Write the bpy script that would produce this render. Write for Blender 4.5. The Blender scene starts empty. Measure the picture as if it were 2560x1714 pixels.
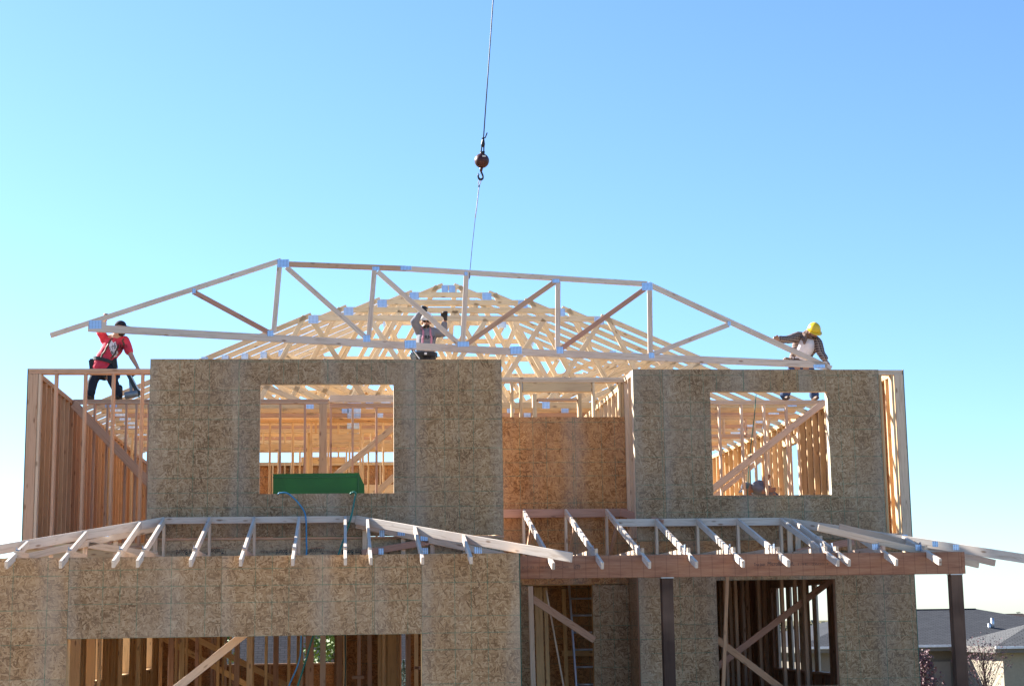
import bpy, bmesh, math, random
from mathutils import Vector, Matrix, Euler
from mathutils.bvhtree import BVHTree
rnd = random.Random(7)
S = bpy.context.scene
COL = S.collection
V = Vector

# ------------------------------------------------------------------ camera
ZC = 2.2                                   # camera height above the ground by the house
F_PX, PIT, YAW, ROL = 4127.8, math.radians(9.633), math.radians(5.834), math.radians(-0.821)
FW = V((math.sin(YAW)*math.cos(PIT), math.cos(YAW)*math.cos(PIT), math.sin(PIT)))
_r = V((math.cos(YAW), -math.sin(YAW), 0)); _u = _r.cross(FW)
RT = math.cos(ROL)*_r + math.sin(ROL)*_u
UP = -math.sin(ROL)*_r + math.cos(ROL)*_u
cam = bpy.data.objects.new('camera', bpy.data.cameras.new('camera')); COL.objects.link(cam)
M = Matrix.Identity(4)
for i in range(3):
    M[i][0] = RT[i]; M[i][1] = UP[i]; M[i][2] = -FW[i]
M[2][3] = ZC
cam.matrix_world = M
cam.data.sensor_width = 36; cam.data.lens = F_PX*36/2560
cam.data.clip_start = .1; cam.data.clip_end = 6000
S.camera = cam

# ------------------------------------------------------------------ sky, sun, exposure
SUN = V((-1.3, 1.0, .9)).normalized()
ELEV = math.asin(SUN.z); AZ = math.atan2(SUN.x, SUN.y)
W = bpy.data.worlds.new('World'); S.world = W; W.use_nodes = True
nt = W.node_tree; nt.nodes.clear()
sk = nt.nodes.new('ShaderNodeTexSky'); sk.sky_type = 'NISHITA'; sk.sun_disc = False
sk.sun_elevation = ELEV; sk.sun_rotation = AZ; sk.altitude = 0
sk.air_density = 1.0; sk.dust_density = .3; sk.ozone_density = 7.0
bg = nt.nodes.new('ShaderNodeBackground'); bg.inputs[1].default_value = .068
wo = nt.nodes.new('ShaderNodeOutputWorld')
nt.links.new(sk.outputs[0], bg.inputs[0]); nt.links.new(bg.outputs[0], wo.inputs[0])
sl = bpy.data.lights.new('sun', 'SUN'); sl.energy = 5.0; sl.angle = math.radians(.53); sl.color = (1, .95, .87)
so = bpy.data.objects.new('sun', sl); COL.objects.link(so); so.location = (-30, 30, 40)
so.rotation_euler = (-SUN).to_track_quat('-Z', 'Y').to_euler()
S.view_settings.view_transform = 'Standard'; S.view_settings.look = 'None'
S.view_settings.exposure = 1.95; S.view_settings.gamma = 1; S.view_settings.use_curve_mapping = False
S.cycles.max_bounces = 8; S.cycles.diffuse_bounces = 5; S.cycles.use_denoising = True

# ------------------------------------------------------------------ pixel -> point on a known plane
def ray(x, y): return FW + RT*((x-1280)/F_PX) - UP*((y-857)/F_PX)
def PY(x, y, Y): r = ray(x, y); return r*(Y/r.y) + V((0, 0, ZC))
def PZ(x, y, Z): r = ray(x, y); return r*((Z-ZC)/r.z) + V((0, 0, ZC))

HT, HF, HE, FL = 3.693+ZC, 1.223+ZC, .862+ZC, -1.88+ZC     # upper plate, upper floor, eave plate, ground floor
YB, YM, YR, YG, YBM, YE = 23.036, 23.93, 24.75, 20.52, 21.52, 38.0   # bay, main, recess, garage, porch beam, rear
XL, XR = -4.53, 8.38                                       # outer side walls
XB0, XB1 = -2.70, 2.20                                     # bay
XG0, XG1 = -4.78, 2.147                                    # garage
XM = 4.24                                                  # start of the second front wall

# ------------------------------------------------------------------ materials
MATS = {}
class NT:
    def __init__(s, name):
        s.m = bpy.data.materials.new(name); s.m.use_nodes = True; s.t = s.m.node_tree
        s.b = s.t.nodes['Principled BSDF']; MATS[name] = s.m
    def n(s, t, **k):
        x = s.t.nodes.new(t)
        for a, b in k.items():
            if a.startswith('i_'):
                key = a[2:]; x.inputs[int(key) if key.isdigit() else key].default_value = b
            else: setattr(x, a, b)
        return x
    def l(s, a, b): s.t.links.new(a, b)
    def math(s, op, a, b=None, c=None):
        x = s.n('ShaderNodeMath', operation=op)
        for i, q in enumerate((a, b, c)):
            if q is None: continue
            if isinstance(q, (int, float)): x.inputs[i].default_value = q
            else: s.l(q, x.inputs[i])
        return x.outputs[0]
    def mix(s, f, a, b, blend='MIX'):
        x = s.n('ShaderNodeMix', data_type='RGBA', blend_type=blend)
        for i, q in ((0, f), (6, a), (7, b)):
            if isinstance(q, (int, float)): x.inputs[i].default_value = q
            elif isinstance(q, tuple): x.inputs[i].default_value = q if len(q) == 4 else q+(1,)
            else: s.l(q, x.inputs[i])
        return x.outputs[2]
    def ramp(s, f, pts):
        x = s.n('ShaderNodeValToRGB'); e = x.color_ramp.elements
        while len(e) < len(pts): e.new(.5)
        for q, (p, c) in zip(e, pts): q.position = p; q.color = c+(1,) if len(c) == 3 else c
        s.l(f, x.inputs[0]); return x.outputs[0]
    def vec(s, v, scale=(1, 1, 1), rot=(0, 0, 0), loc=(0, 0, 0)):
        x = s.n('ShaderNodeMapping'); x.inputs[1].default_value = loc; x.inputs[2].default_value = rot; x.inputs[3].default_value = scale
        s.l(v, x.inputs[0]); return x.outputs[0]
    def obj(s, rand=40.):
        tc = s.n('ShaderNodeTexCoord').outputs['Object']; s.oi = s.n('ShaderNodeObjectInfo')
        r = s.math('MULTIPLY', s.oi.outputs['Random'], rand)
        c = s.n('ShaderNodeCombineXYZ'); s.l(r, c.inputs[0]); s.l(s.math('MULTIPLY', r, 1.7), c.inputs[1]); s.l(s.math('MULTIPLY', r, .63), c.inputs[2])
        a = s.n('ShaderNodeVectorMath', operation='ADD'); s.l(tc, a.inputs[0]); s.l(c.outputs[0], a.inputs[1])
        s.raw = tc; return a.outputs[0]
    def noise(s, v, sc, det=3, rough=.55, dim='3D'):
        x = s.n('ShaderNodeTexNoise', noise_dimensions=dim); x.inputs['Scale'].default_value = sc; x.inputs['Detail'].default_value = det; x.inputs['Roughness'].default_value = rough
        s.l(v, x.inputs['Vector']); return x.outputs[0]
    def bump(s, h, st, d=.01):
        x = s.n('ShaderNodeBump'); x.inputs['Strength'].default_value = st; x.inputs['Distance'].default_value = d
        s.l(h, x.inputs['Height']); s.l(x.outputs[0], s.b.inputs['Normal'])
    def out(s, col=None, rough=.7, metal=0, spec=.5):
        if col is not None:
            if isinstance(col, tuple): s.b.inputs['Base Color'].default_value = col+(1,)
            else: s.l(col, s.b.inputs['Base Color'])
        if isinstance(rough, (int, float)): s.b.inputs['Roughness'].default_value = rough
        else: s.l(rough, s.b.inputs['Roughness'])
        s.b.inputs['Metallic'].default_value = metal; s.b.inputs['Specular IOR Level'].default_value = spec
        return s.m

def lumber(name, cols, knots=True, dark=(.20, .10, .05)):
    m = NT(name); v = m.obj()
    wob = m.noise(m.vec(v, (.9, 3, 3)), 1.0, 2)
    st = m.n('ShaderNodeVectorMath', operation='ADD'); m.l(m.vec(v, (1.2, 30, 30)), st.inputs[0])
    cc = m.n('ShaderNodeCombineXYZ'); m.l(m.math('MULTIPLY', wob, 5.), cc.inputs[1]); m.l(m.math('MULTIPLY', wob, 5.), cc.inputs[2]); m.l(cc.outputs[0], st.inputs[1])
    g = m.noise(st.outputs[0], 1.6, 4, .6)
    base = m.ramp(m.oi.outputs['Random'], [(i/(len(cols)-1), c) for i, c in enumerate(cols)])
    grain = m.ramp(g, [(.28, (.66, .58, .5)), (.5, (1, 1, 1)), (.75, (1.0, .97, .93))])
    col = m.mix(.8, base, grain, 'MULTIPLY')
    blot = m.noise(v, 1.1, 3)
    col = m.mix(m.math('MULTIPLY', m.ramp(blot, [(.45, (0, 0, 0)), (.75, (1, 1, 1))]), .35), col, (.40, .25, .17))
    if knots:
        vo = m.n('ShaderNodeTexVoronoi', feature='F1'); vo.inputs['Scale'].default_value = 1
        m.l(m.vec(v, (3.2, 9, 9)), vo.inputs['Vector'])
        k = m.ramp(vo.outputs['Distance'], [(.07, (1, 1, 1)), (.17, (0, 0, 0))])
        col = m.mix(m.math('MULTIPLY', k, .75), col, dark)
    m.bump(g, .12, .004)
    return m.out(col, .72, 0, .25)
lumber('lumber', [(.66, .50, .35), (.71, .57, .43), (.62, .47, .34), (.69, .53, .38), (.60, .42, .31)])
lumber('pale_lumber', [(.64, .55, .46), (.68, .58, .48), (.62, .53, .45)])
lumber('warm_lumber', [(.64, .47, .265), (.72, .57, .37), (.53, .365, .19), (.70, .53, .32), (.58, .41, .225), (.67, .49, .275)])
lumber('yellow_pine', [(.73, .58, .37), (.78, .65, .45), (.68, .52, .31), (.75, .61, .40)])
lumber('glow_lumber', [(.72, .45, .20), (.77, .53, .27), (.64, .38, .16), (.74, .48, .23)])  # orange glow of bounced sunlight put into the wood colour
lumber('shade_fir', [(.49, .275, .15), (.56, .34, .19), (.42, .23, .125), (.59, .38, .22)])
lumber('fir', [(.50, .29, .19), (.56, .34, .22), (.48, .30, .20), (.58, .38, .25)])
lumber('red_lumber', [(.50, .27, .19), (.46, .25, .18)])
lumber('stained', [(.062, .035, .025), (.075, .043, .03)], False)

def osb(name, pale, mid, dk, lines=True):
    m = NT(name); v = m.obj(23.)
    sx = m.n('ShaderNodeSeparateXYZ'); m.l(v, sx.inputs[0])
    c2 = m.n('ShaderNodeCombineXYZ'); m.l(sx.outputs[0], c2.inputs[0]); m.l(sx.outputs[2], c2.inputs[1])
    wp = m.n('ShaderNodeTexNoise', noise_dimensions='2D'); wp.inputs['Scale'].default_value = 7; wp.inputs['Detail'].default_value = 1
    m.l(c2.outputs[0], wp.inputs['Vector'])
    ad = m.n('ShaderNodeVectorMath', operation='MULTIPLY_ADD'); m.l(wp.outputs[1], ad.inputs[0]); ad.inputs[1].default_value = (.005, .005, 0); m.l(c2.outputs[0], ad.inputs[2])
    best = None; val = None
    for i, ang in enumerate((8, 52, 97, 140, 171, 75)):
        vo = m.n('ShaderNodeTexVoronoi', voronoi_dimensions='2D', feature='F1'); vo.inputs['Scale'].default_value = 1
        m.l(m.vec(m.vec(ad.outputs[0], (1, 1, 1), (0, 0, math.radians(ang))), (1/.074, 1/.0152, 1), (0, 0, 0), (i*3.1, i*1.7, 0)), vo.inputs['Vector'])
        sc = m.n('ShaderNodeSeparateColor'); m.l(vo.outputs['Color'], sc.inputs[0])
        if best is None: best, val = sc.outputs[0], sc.outputs[1]
        else:
            gt = m.math('GREATER_THAN', sc.outputs[0], best)
            val = m.math('ADD', m.math('MULTIPLY', gt, sc.outputs[1]), m.math('MULTIPLY', m.math('SUBTRACT', 1., gt), val))
            best = m.math('MAXIMUM', best, sc.outputs[0])
    fine = m.noise(ad.outputs[0], 120, 2, .6, '2D')
    big = m.noise(c2.outputs[0], 1.7, 3, .6, '2D')
    t = m.math('ADD', m.math('ADD', m.math('MULTIPLY', val, .64), m.math('MULTIPLY', fine, .22)), m.math('MULTIPLY', m.math('SUBTRACT', big, .5), .5))
    col = m.ramp(t, [(.06, dk), (.22, tuple(.55*a+.45*b for a, b in zip(dk, mid))), (.42, mid), (.7, tuple(.5*a+.5*b for a, b in zip(mid, pale))), (.86, pale)])
    col = m.mix(1., col, m.ramp(m.oi.outputs['Random'], [(0, (.86, .87, .9)), (.5, (1, 1, 1)), (1, (1.06, 1.0, .92))]), 'MULTIPLY')
    gw_ = m.ramp(m.noise(m.vec(c2.outputs[0], (1, .45, 1)), 1.1, 4, .65, '2D'), [(.42, (0, 0, 0)), (.68, (1, 1, 1))])
    col = m.mix(m.math('MULTIPLY', gw_, .34), col, tuple(.42*a+.58*(.30 if i == 0 else .275 if i == 1 else .235) for i, a in enumerate(mid)))
    if lines:
        se_ = m.n('ShaderNodeSeparateXYZ'); m.l(m.raw, se_.inputs[0]); ue = m.math('MODULO', m.math('ADD', se_.outputs[0], 1.2192*4), 1.2192)
        ed = m.math('MINIMUM', ue, m.math('SUBTRACT', 1.2192, ue))
        wv_ = m.noise(m.vec(c2.outputs[0], (1, .3, 1)), 3.2, 4, .65, '2D')
        edge = m.ramp(m.math('ADD', ed, m.math('MULTIPLY', m.math('SUBTRACT', wv_, .5), .34)), [(.0, (1, 1, 1)), (.20, (0, 0, 0))])
        col = m.mix(m.math('MULTIPLY', edge, .42), col, m.mix(.55, col, (.40, .375, .325)))
        so_ = m.n('ShaderNodeSeparateXYZ'); m.l(m.raw, so_.inputs[0]); dmin = None
        for o in (so_.outputs[0], so_.outputs[2]):
            fr = m.math('MODULO', m.math('ADD', o, 1.2192*4), 1.2192)
            for p in (.4064, .6096, .8128, 1.2192):
                d = m.math('ABSOLUTE', m.math('SUBTRACT', fr, p)); dmin = d if dmin is None else m.math('MINIMUM', dmin, d)
            dmin = m.math('MINIMUM', dmin, fr)
        ln = m.math('MULTIPLY', m.math('LESS_THAN', dmin, .0055), m.math('MULTIPLY', m.ramp(m.noise(c2.outputs[0], 9, 2, .6, '2D'), [(.3, (.25, .25, .25)), (.6, (1, 1, 1))]), .55))
        col = m.mix(ln, col, (.06, .17, .11))
    m.bump(t, .25, .003)
    return m.out(col, .78, 0, .2)
osb('osb', (.54, .395, .245), (.35, .222, .118), (.165, .093, .047))
osb('osb_fresh_glow', (.60, .34, .15), (.43, .205, .08), (.19, .078, .03))  # orange of bounced sun deepened into the fresh board colour
osb('osb_rim', (.56, .45, .31), (.46, .355, .235), (.25, .175, .11), False)
m = NT('osb_edge'); m.out((.045, .115, .075), .8)
m = NT('plate_steel'); v = m.obj()
sx = m.n('ShaderNodeSeparateXYZ'); m.l(m.raw, sx.inputs[0])
wv = m.math('FRACT', m.math('MULTIPLY', sx.outputs[0], 42)); wz = m.math('FRACT', m.math('MULTIPLY', sx.outputs[2], 16))
sl_ = m.math('MULTIPLY', m.math('LESS_THAN', wv, .4), m.math('LESS_THAN', wz, .93))
m.out(m.mix(sl_, (.50, .64, .85), (.24, .31, .44)), m.math('ADD', .28, m.math('MULTIPLY', m.noise(v, 25, 2), .25)), .9)  # blue of the reflected sky tinted into the steel colour
m = NT('lvl'); v = m.obj(5.)
g = m.noise(m.vec(v, (1.6, 8, 16)), 1.5, 5, .65); wgr = m.n('ShaderNodeTexWave', wave_type='BANDS', bands_direction='Z'); wgr.inputs['Scale'].default_value = 5.; wgr.inputs['Distortion'].default_value = 6; wgr.inputs['Detail'].default_value = 2; wgr.inputs['Detail Scale'].default_value = .7
m.l(m.vec(v, (.9, 1, 4.0)), wgr.inputs['Vector'])
col = m.ramp(g, [(.3, (.25, .108, .062)), (.5, (.37, .178, .103)), (.75, (.45, .245, .145))])
col = m.mix(m.math('MULTIPLY', m.ramp(wgr.outputs[1], [(0, (1, 1, 1)), (.2, (0, 0, 0))]), .5), col, (.15, .055, .035))
blk = m.n('ShaderNodeTexVoronoi', voronoi_dimensions='1D', feature='F1'); sx = m.n('ShaderNodeSeparateXYZ'); m.l(v, sx.inputs[0]); m.l(sx.outputs[0], blk.inputs['W']); blk.inputs['Scale'].default_value = 1.3
col = m.mix(.35, col, m.ramp(blk.outputs['Color'], [(0, (.75, .72, .7)), (1, (1.35, 1.2, 1.0))]), 'MULTIPLY')
fx = m.math('FRACT', m.math('MULTIPLY', sx.outputs[0], 1/.1525)); ln = m.math('LESS_THAN', m.math('ABSOLUTE', m.math('SUBTRACT', fx, .5)), .035)
col = m.mix(m.math('MULTIPLY', ln, .35), col, (.10, .04, .025))
vo = m.n('ShaderNodeTexVoronoi', feature='F1'); m.l(m.vec(v, (2.6, 3, 5)), vo.inputs['Vector']); vo.inputs['Scale'].default_value = 1
col = m.mix(m.math('MULTIPLY', m.ramp(vo.outputs['Distance'], [(.05, (1, 1, 1)), (.13, (0, 0, 0))]), .8), col, (.09, .025, .02))
m.out(col, .6, 0, .3)
def plain(name, c, rough=.7, metal=0, var=.25, sc=6, spec=.4):
    m = NT(name); v = m.obj(9.); n = m.noise(v, sc, 4)
    col = m.mix(1., c, m.ramp(n, [(.25, (1-var,)*3), (.7, (1+var*.4,)*3)]), 'MULTIPLY')
    m.bump(n, .1, .004); return m.out(col, rough, metal, spec)
plain('ink', (.03, .032, .04), .8, 0, .1)
plain('ink_faint', (.13, .075, .055), .8, 0, .1)
plain('red_ink', (.36, .14, .08), .8)
plain('skin', (.36, .19, .125), .55, 0, .12, 14); plain('skin_fair', (.46, .26, .18), .55, 0, .12, 14)
plain('hair', (.018, .014, .012), .6)
plain('red_cotton', (.60, .05, .085), .85, 0, .22, 9, .2)
plain('grey_cotton', (.19, .195, .225), .88, 0, .2, 9, .2); plain('white_cotton', (.70, .66, .70), .85, 0, .15, 9, .2)
plain('black_denim', (.022, .024, .034), .85, 0, .3, 8, .2); plain('blue_denim', (.045, .075, .15), .85, 0, .4, 8, .2)
plain('black_leather', (.018, .017, .017), .5); plain('brown_leather', (.10, .055, .035), .6); plain('tan_leather', (.23, .13, .08), .6)
plain('pink_web', (.50, .21, .29), .8); plain('brown_cloth', (.19, .125, .10), .85, 0, .35, 12, .2)
plain('yellow_plastic', (.78, .52, .03), .32, 0, .06, 3); plain('white_plastic', (.80, .80, .80), .3, 0, .05, 3)
plain('black_plastic', (.02, .02, .022), .4); plain('dark_glass', (.01, .01, .012), .12)
plain('grey_tool', (.20, .23, .25), .45, .4); plain('teal_tool', (.10, .30, .30), .5); plain('galvanized', (.55, .57, .6), .4, .85)
plain('ball_paint', (.075, .02, .017), .4, .2, .5, 9); plain('hook_steel', (.035, .035, .04), .5, .6, .4, 12); plain('cable_steel', (.05, .05, .055), .5, .6)
plain('white_mark', (.75, .73, .7), .7); plain('sling', (.10, .09, .10), .8); plain('sling_light', (.45, .40, .44), .8)
plain('green_steel', (.006, .10, .016), .5, 0, .25, 3); plain('green_side', (.012, .10, .03), .5)
plain('blue_hose', (.05, .24, .42), .45); plain('green_hose', (.025, .17, .13), .45); plain('dark_hose', (.04, .075, .055), .5)
plain('aluminium', (.62, .60, .62), .42, .8, .15)
m = NT('plaid'); v = m.obj(3.); sx = m.n('ShaderNodeSeparateXYZ'); m.l(v, sx.inputs[0])
col = (.16, .12, .12, 1); cur = None
xa = m.math('ADD', sx.outputs[0], m.math('MULTIPLY', sx.outputs[1], .7))
s1 = m.math('LESS_THAN', m.math('FRACT', m.math('MULTIPLY', xa, 23)), .4); s2 = m.math('LESS_THAN', m.math('FRACT', m.math('MULTIPLY', sx.outputs[2], 23)), .4)
t1 = m.math('LESS_THAN', m.math('FRACT', m.math('ADD', m.math('MULTIPLY', xa, 23), .3)), .16); t2 = m.math('LESS_THAN', m.math('FRACT', m.math('ADD', m.math('MULTIPLY', sx.outputs[2], 23), .3)), .16)
c = m.mix(m.math('MULTIPLY', m.math('ADD', s1, s2), .5), (.21, .145, .125), (.04, .03, .035))
c = m.mix(m.math('MULTIPLY', m.math('MAXIMUM', t1, t2), .65), c, (.42, .34, .29)); m.out(c, .88, 0, .15)
def leafmat(name, a, b):
    m = NT(name); v = m.obj(); col = m.mix(m.noise(v, 3, 2), a, b)
    m.out(col, .6, 0, .3); m.b.inputs['Subsurface Weight'].default_value = 0; return m.m
leafmat('leaf_green', (.05, .11, .015), (.13, .20, .03)); leafmat('leaf_red', (.075, .028, .034), (.125, .06, .065)); leafmat('needle_blue', (.05, .10, .085), (.11, .17, .15))
leafmat('leaf_haze', (.10, .11, .08), (.15, .15, .11)); plain('bark', (.09, .065, .055), .9, 0, .4, 20)  # far trees: distance haze mixed into the leaf colour as dull grey-green
def shingle(name, a, b, sc):
    m = NT(name); v = m.obj(3.); br = m.n('ShaderNodeTexBrick'); br.offset = .5
    br.inputs['Color1'].default_value = a+(1,); br.inputs['Color2'].default_value = b+(1,); br.inputs['Mortar'].default_value = (.034, .034, .036, 1)
    br.inputs['Scale'].default_value = sc; br.inputs['Mortar Size'].default_value = .014; br.inputs['Brick Width'].default_value = .27; br.inputs['Row Height'].default_value = .115
    m.l(v, br.inputs['Vector']); col = m.mix(.5, br.outputs[0], m.ramp(m.noise(v, 30, 4), [(.3, (.55, .55, .55)), (.7, (1.3, 1.3, 1.3))]), 'MULTIPLY'); m.out(col, .9, 0, .1)
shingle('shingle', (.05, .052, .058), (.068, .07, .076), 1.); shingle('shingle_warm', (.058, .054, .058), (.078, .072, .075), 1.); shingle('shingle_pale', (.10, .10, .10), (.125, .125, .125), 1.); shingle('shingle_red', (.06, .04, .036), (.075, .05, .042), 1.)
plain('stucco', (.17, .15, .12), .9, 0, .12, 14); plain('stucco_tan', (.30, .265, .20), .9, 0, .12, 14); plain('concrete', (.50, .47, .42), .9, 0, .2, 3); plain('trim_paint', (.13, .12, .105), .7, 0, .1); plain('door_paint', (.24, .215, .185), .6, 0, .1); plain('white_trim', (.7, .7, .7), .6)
m = NT('glass_dark'); m.out((.03, .04, .05), .06, 0, .8)
m = NT('dirt'); v = m.obj(1.); n1 = m.noise(v, .35, 6, .65); n2 = m.noise(v, 7, 5, .6)
c = m.ramp(n1, [(.3, (.34, .26, .18)), (.5, (.44, .35, .25)), (.72, (.52, .43, .32))]); c = m.mix(.6, c, m.ramp(n2, [(.3, (.7, .7, .7)), (.7, (1.2, 1.2, 1.2))]), 'MULTIPLY'); m.bump(n2, .5, .06)
sp_ = m.n('ShaderNodeSeparateXYZ'); m.l(m.raw, sp_.inputs[0]); dx_ = m.math('SUBTRACT', sp_.outputs[0], 2.); dy_ = m.math('MULTIPLY', m.math('SUBTRACT', sp_.outputs[1], 22.), .6)
rd_ = m.math('SQRT', m.math('ADD', m.math('MULTIPLY', dx_, dx_), m.math('MULTIPLY', dy_, dy_)))
far_ = m.ramp(m.math('MULTIPLY', m.math('ADD', rd_, m.math('MULTIPLY', m.math('SUBTRACT', n1, .5), 12.)), 1/40), [(.42, (0, 0, 0)), (.6, (1, 1, 1))])
c = m.mix(far_, c, m.mix(n2, (.10, .09, .045), (.15, .13, .07))); m.out(c, .95, 0, .1)

# ------------------------------------------------------------------ object helpers
WLOC = {}
def link(o, parent=None):
    COL.objects.link(o)
    if parent is not None:
        o.parent = parent; o.matrix_parent_inverse = Matrix.Translation(-WLOC[parent.name])
    return o
def node(name, parent=None, loc=(0, 0, 0), label=None, cat=None, group=None, kind=None):
    o = bpy.data.objects.new(name, None); o.empty_display_size = .2
    link(o, parent); o.location = loc; WLOC[o.name] = V(loc); tag(o, label, cat, group, kind); return o
def tag(o, label=None, cat=None, group=None, kind=None):
    if label: o['label'] = label
    if cat: o['category'] = cat
    if group: o['group'] = group
    if kind: o['kind'] = kind
    return o
def meshobj(name, me, parent=None, mat=None, smooth=False):
    o = bpy.data.objects.new(name, me); link(o, parent); WLOC[o.name] = V((0, 0, 0))
    if mat is not None:
        for q in (mat if isinstance(mat, (list, tuple)) else [mat]): me.materials.append(MATS[q])
    if smooth:
        for p in me.polygons: p.use_smooth = True
    return o
def from_data(name, vs, fs, parent=None, mat=None, smooth=False):
    me = bpy.data.meshes.new(name); me.from_pydata([tuple(v) for v in vs], [], fs); me.update()
    return meshobj(name, me, parent, mat, smooth)
BOXF = [(0, 1, 3, 2), (4, 6, 7, 5), (0, 4, 5, 1), (2, 3, 7, 6), (0, 2, 6, 4), (1, 5, 7, 3)]
_bc = {}
def boxmesh(l, t, w, mat):
    k = (round(l, 3), round(t, 3), round(w, 3), mat)
    if k not in _bc:
        me = bpy.data.meshes.new('board'); x, y, z = l/2, t/2, w/2; c = min(.004, t*.12)
        bm = bmesh.new(); bmesh.ops.create_cube(bm, size=1, matrix=Matrix.Diagonal((l, t, w, 1)))
        bmesh.ops.bevel(bm, geom=list(bm.edges), offset=c, segments=1, affect='EDGES'); bm.to_mesh(me); bm.free()
        me.materials.append(MATS[mat]); _bc[k] = me
    return _bc[k]
def board(name, a, b, w, t, parent, mat='lumber', up=(0, 0, 1)):
    a, b = V(a), V(b); x = (b-a); L = x.length; x.normalize()
    z = V(up); z = (z - x*z.dot(x)).normalized(); y = z.cross(x)
    o = bpy.data.objects.new(name, boxmesh(L, t, w, mat)); link(o, parent)
    m = Matrix.Identity(4); c = (a+b)/2
    for i in range(3): m[i][0] = x[i]; m[i][1] = y[i]; m[i][2] = z[i]; m[i][3] = c[i]
    o.matrix_basis = m; return o
def box(name, lo, hi, parent, mat, bevel=.0):
    lo, hi = V(lo), V(hi); c = (lo+hi)/2; d = hi-lo; bm = bmesh.new()
    bmesh.ops.create_cube(bm, size=1, matrix=Matrix.Diagonal((d.x, d.y, d.z, 1)))
    if bevel: bmesh.ops.bevel(bm, geom=list(bm.edges), offset=bevel, segments=2, affect='EDGES')
    me = bpy.data.meshes.new(name); bm.to_mesh(me); bm.free(); o = meshobj(name, me, parent, mat); o.location = c; WLOC[o.name] = c; return o
def tube(name, pts, r, parent, mat, n=8, closed=False):
    pts = [V(p) for p in pts]; rs = r if isinstance(r, (list, tuple)) else [r]*len(pts); vs = []; fs = []; N = len(pts)
    pv = V((.13, .97, .21))
    for i, p in enumerate(pts):
        d = (pts[(i+1) % N]-pts[i-1]) if closed else (pts[min(i+1, N-1)]-pts[max(i-1, 0)])
        d.normalize(); s = d.cross(pv); s = s.normalized() if s.length > 1e-4 else V((1, 0, 0)); q = s.cross(d)
        vs += [p + (s*math.cos(2*math.pi*j/n) + q*math.sin(2*math.pi*j/n))*rs[i] for j in range(n)]
    for i in range(N if closed else N-1):
        for j in range(n):
            a, b = i*n+j, i*n+(j+1) % n; i2 = (i+1) % N; fs.append((a, b, i2*n+(j+1) % n, i2*n+j))
    if not closed: fs += [tuple(range(n-1, -1, -1)), tuple((N-1)*n+j for j in range(n))]
    return from_data(name, vs, fs, parent, mat, True)
def spline(pts, n=8):
    pts = [V(p) for p in pts]; out = []
    for i in range(len(pts)-1):
        p0, p1, p2, p3 = pts[max(i-1, 0)], pts[i], pts[i+1], pts[min(i+2, len(pts)-1)]
        for k in range(n):
            t = k/n; out.append(.5*((2*p1)+(p2-p0)*t+(2*p0-5*p1+4*p2-p3)*t*t+(3*p1-p0-3*p2+p3)*t**3))
    return out+[pts[-1]]
def lathe(name, prof, axis0, axis1, parent, mat, n=20):
    a, b = V(axis0), V(axis1); d = (b-a).normalized(); s = d.cross(V((0, 1, 0.01))).normalized(); q = s.cross(d); vs = []; fs = []
    for (t, r) in prof:
        c = a + d*t; vs += [c + (s*math.cos(2*math.pi*j/n)+q*math.sin(2*math.pi*j/n))*r for j in range(n)]
    for i in range(len(prof)-1):
        for j in range(n): fs.append((i*n+j, i*n+(j+1) % n, (i+1)*n+(j+1) % n, (i+1)*n+j))
    fs += [tuple(range(n-1, -1, -1)), tuple((len(prof)-1)*n+j for j in range(n))]
    return from_data(name, vs, fs, parent, mat, True)
TMP = bpy.data.scenes.new('work')          # modifiers and fonts are evaluated here, away from the full scene
def evaluated(t):
    TMP.collection.objects.link(t); vl = TMP.view_layers[0]; vl.update()
    me = bpy.data.meshes.new_from_object(t.evaluated_get(vl.depsgraph)); bpy.data.objects.remove(t); return me
def text(name, body, size, loc, rot, parent, mat, shear=0, ext=.0008, align='LEFT', sx=1):
    cu = bpy.data.curves.new(name, 'FONT'); cu.body = body; cu.size = size; cu.shear = shear; cu.extrude = ext; cu.align_x = align; cu.resolution_u = 3
    me = evaluated(bpy.data.objects.new('tmp', cu))
    me.materials.clear(); o = meshobj(name, me, parent, mat); o.matrix_basis = Matrix.Translation(V(loc)) @ Euler(rot).to_matrix().to_4x4() @ Matrix.Diagonal((sx, 1, 1, 1)); return o

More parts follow.
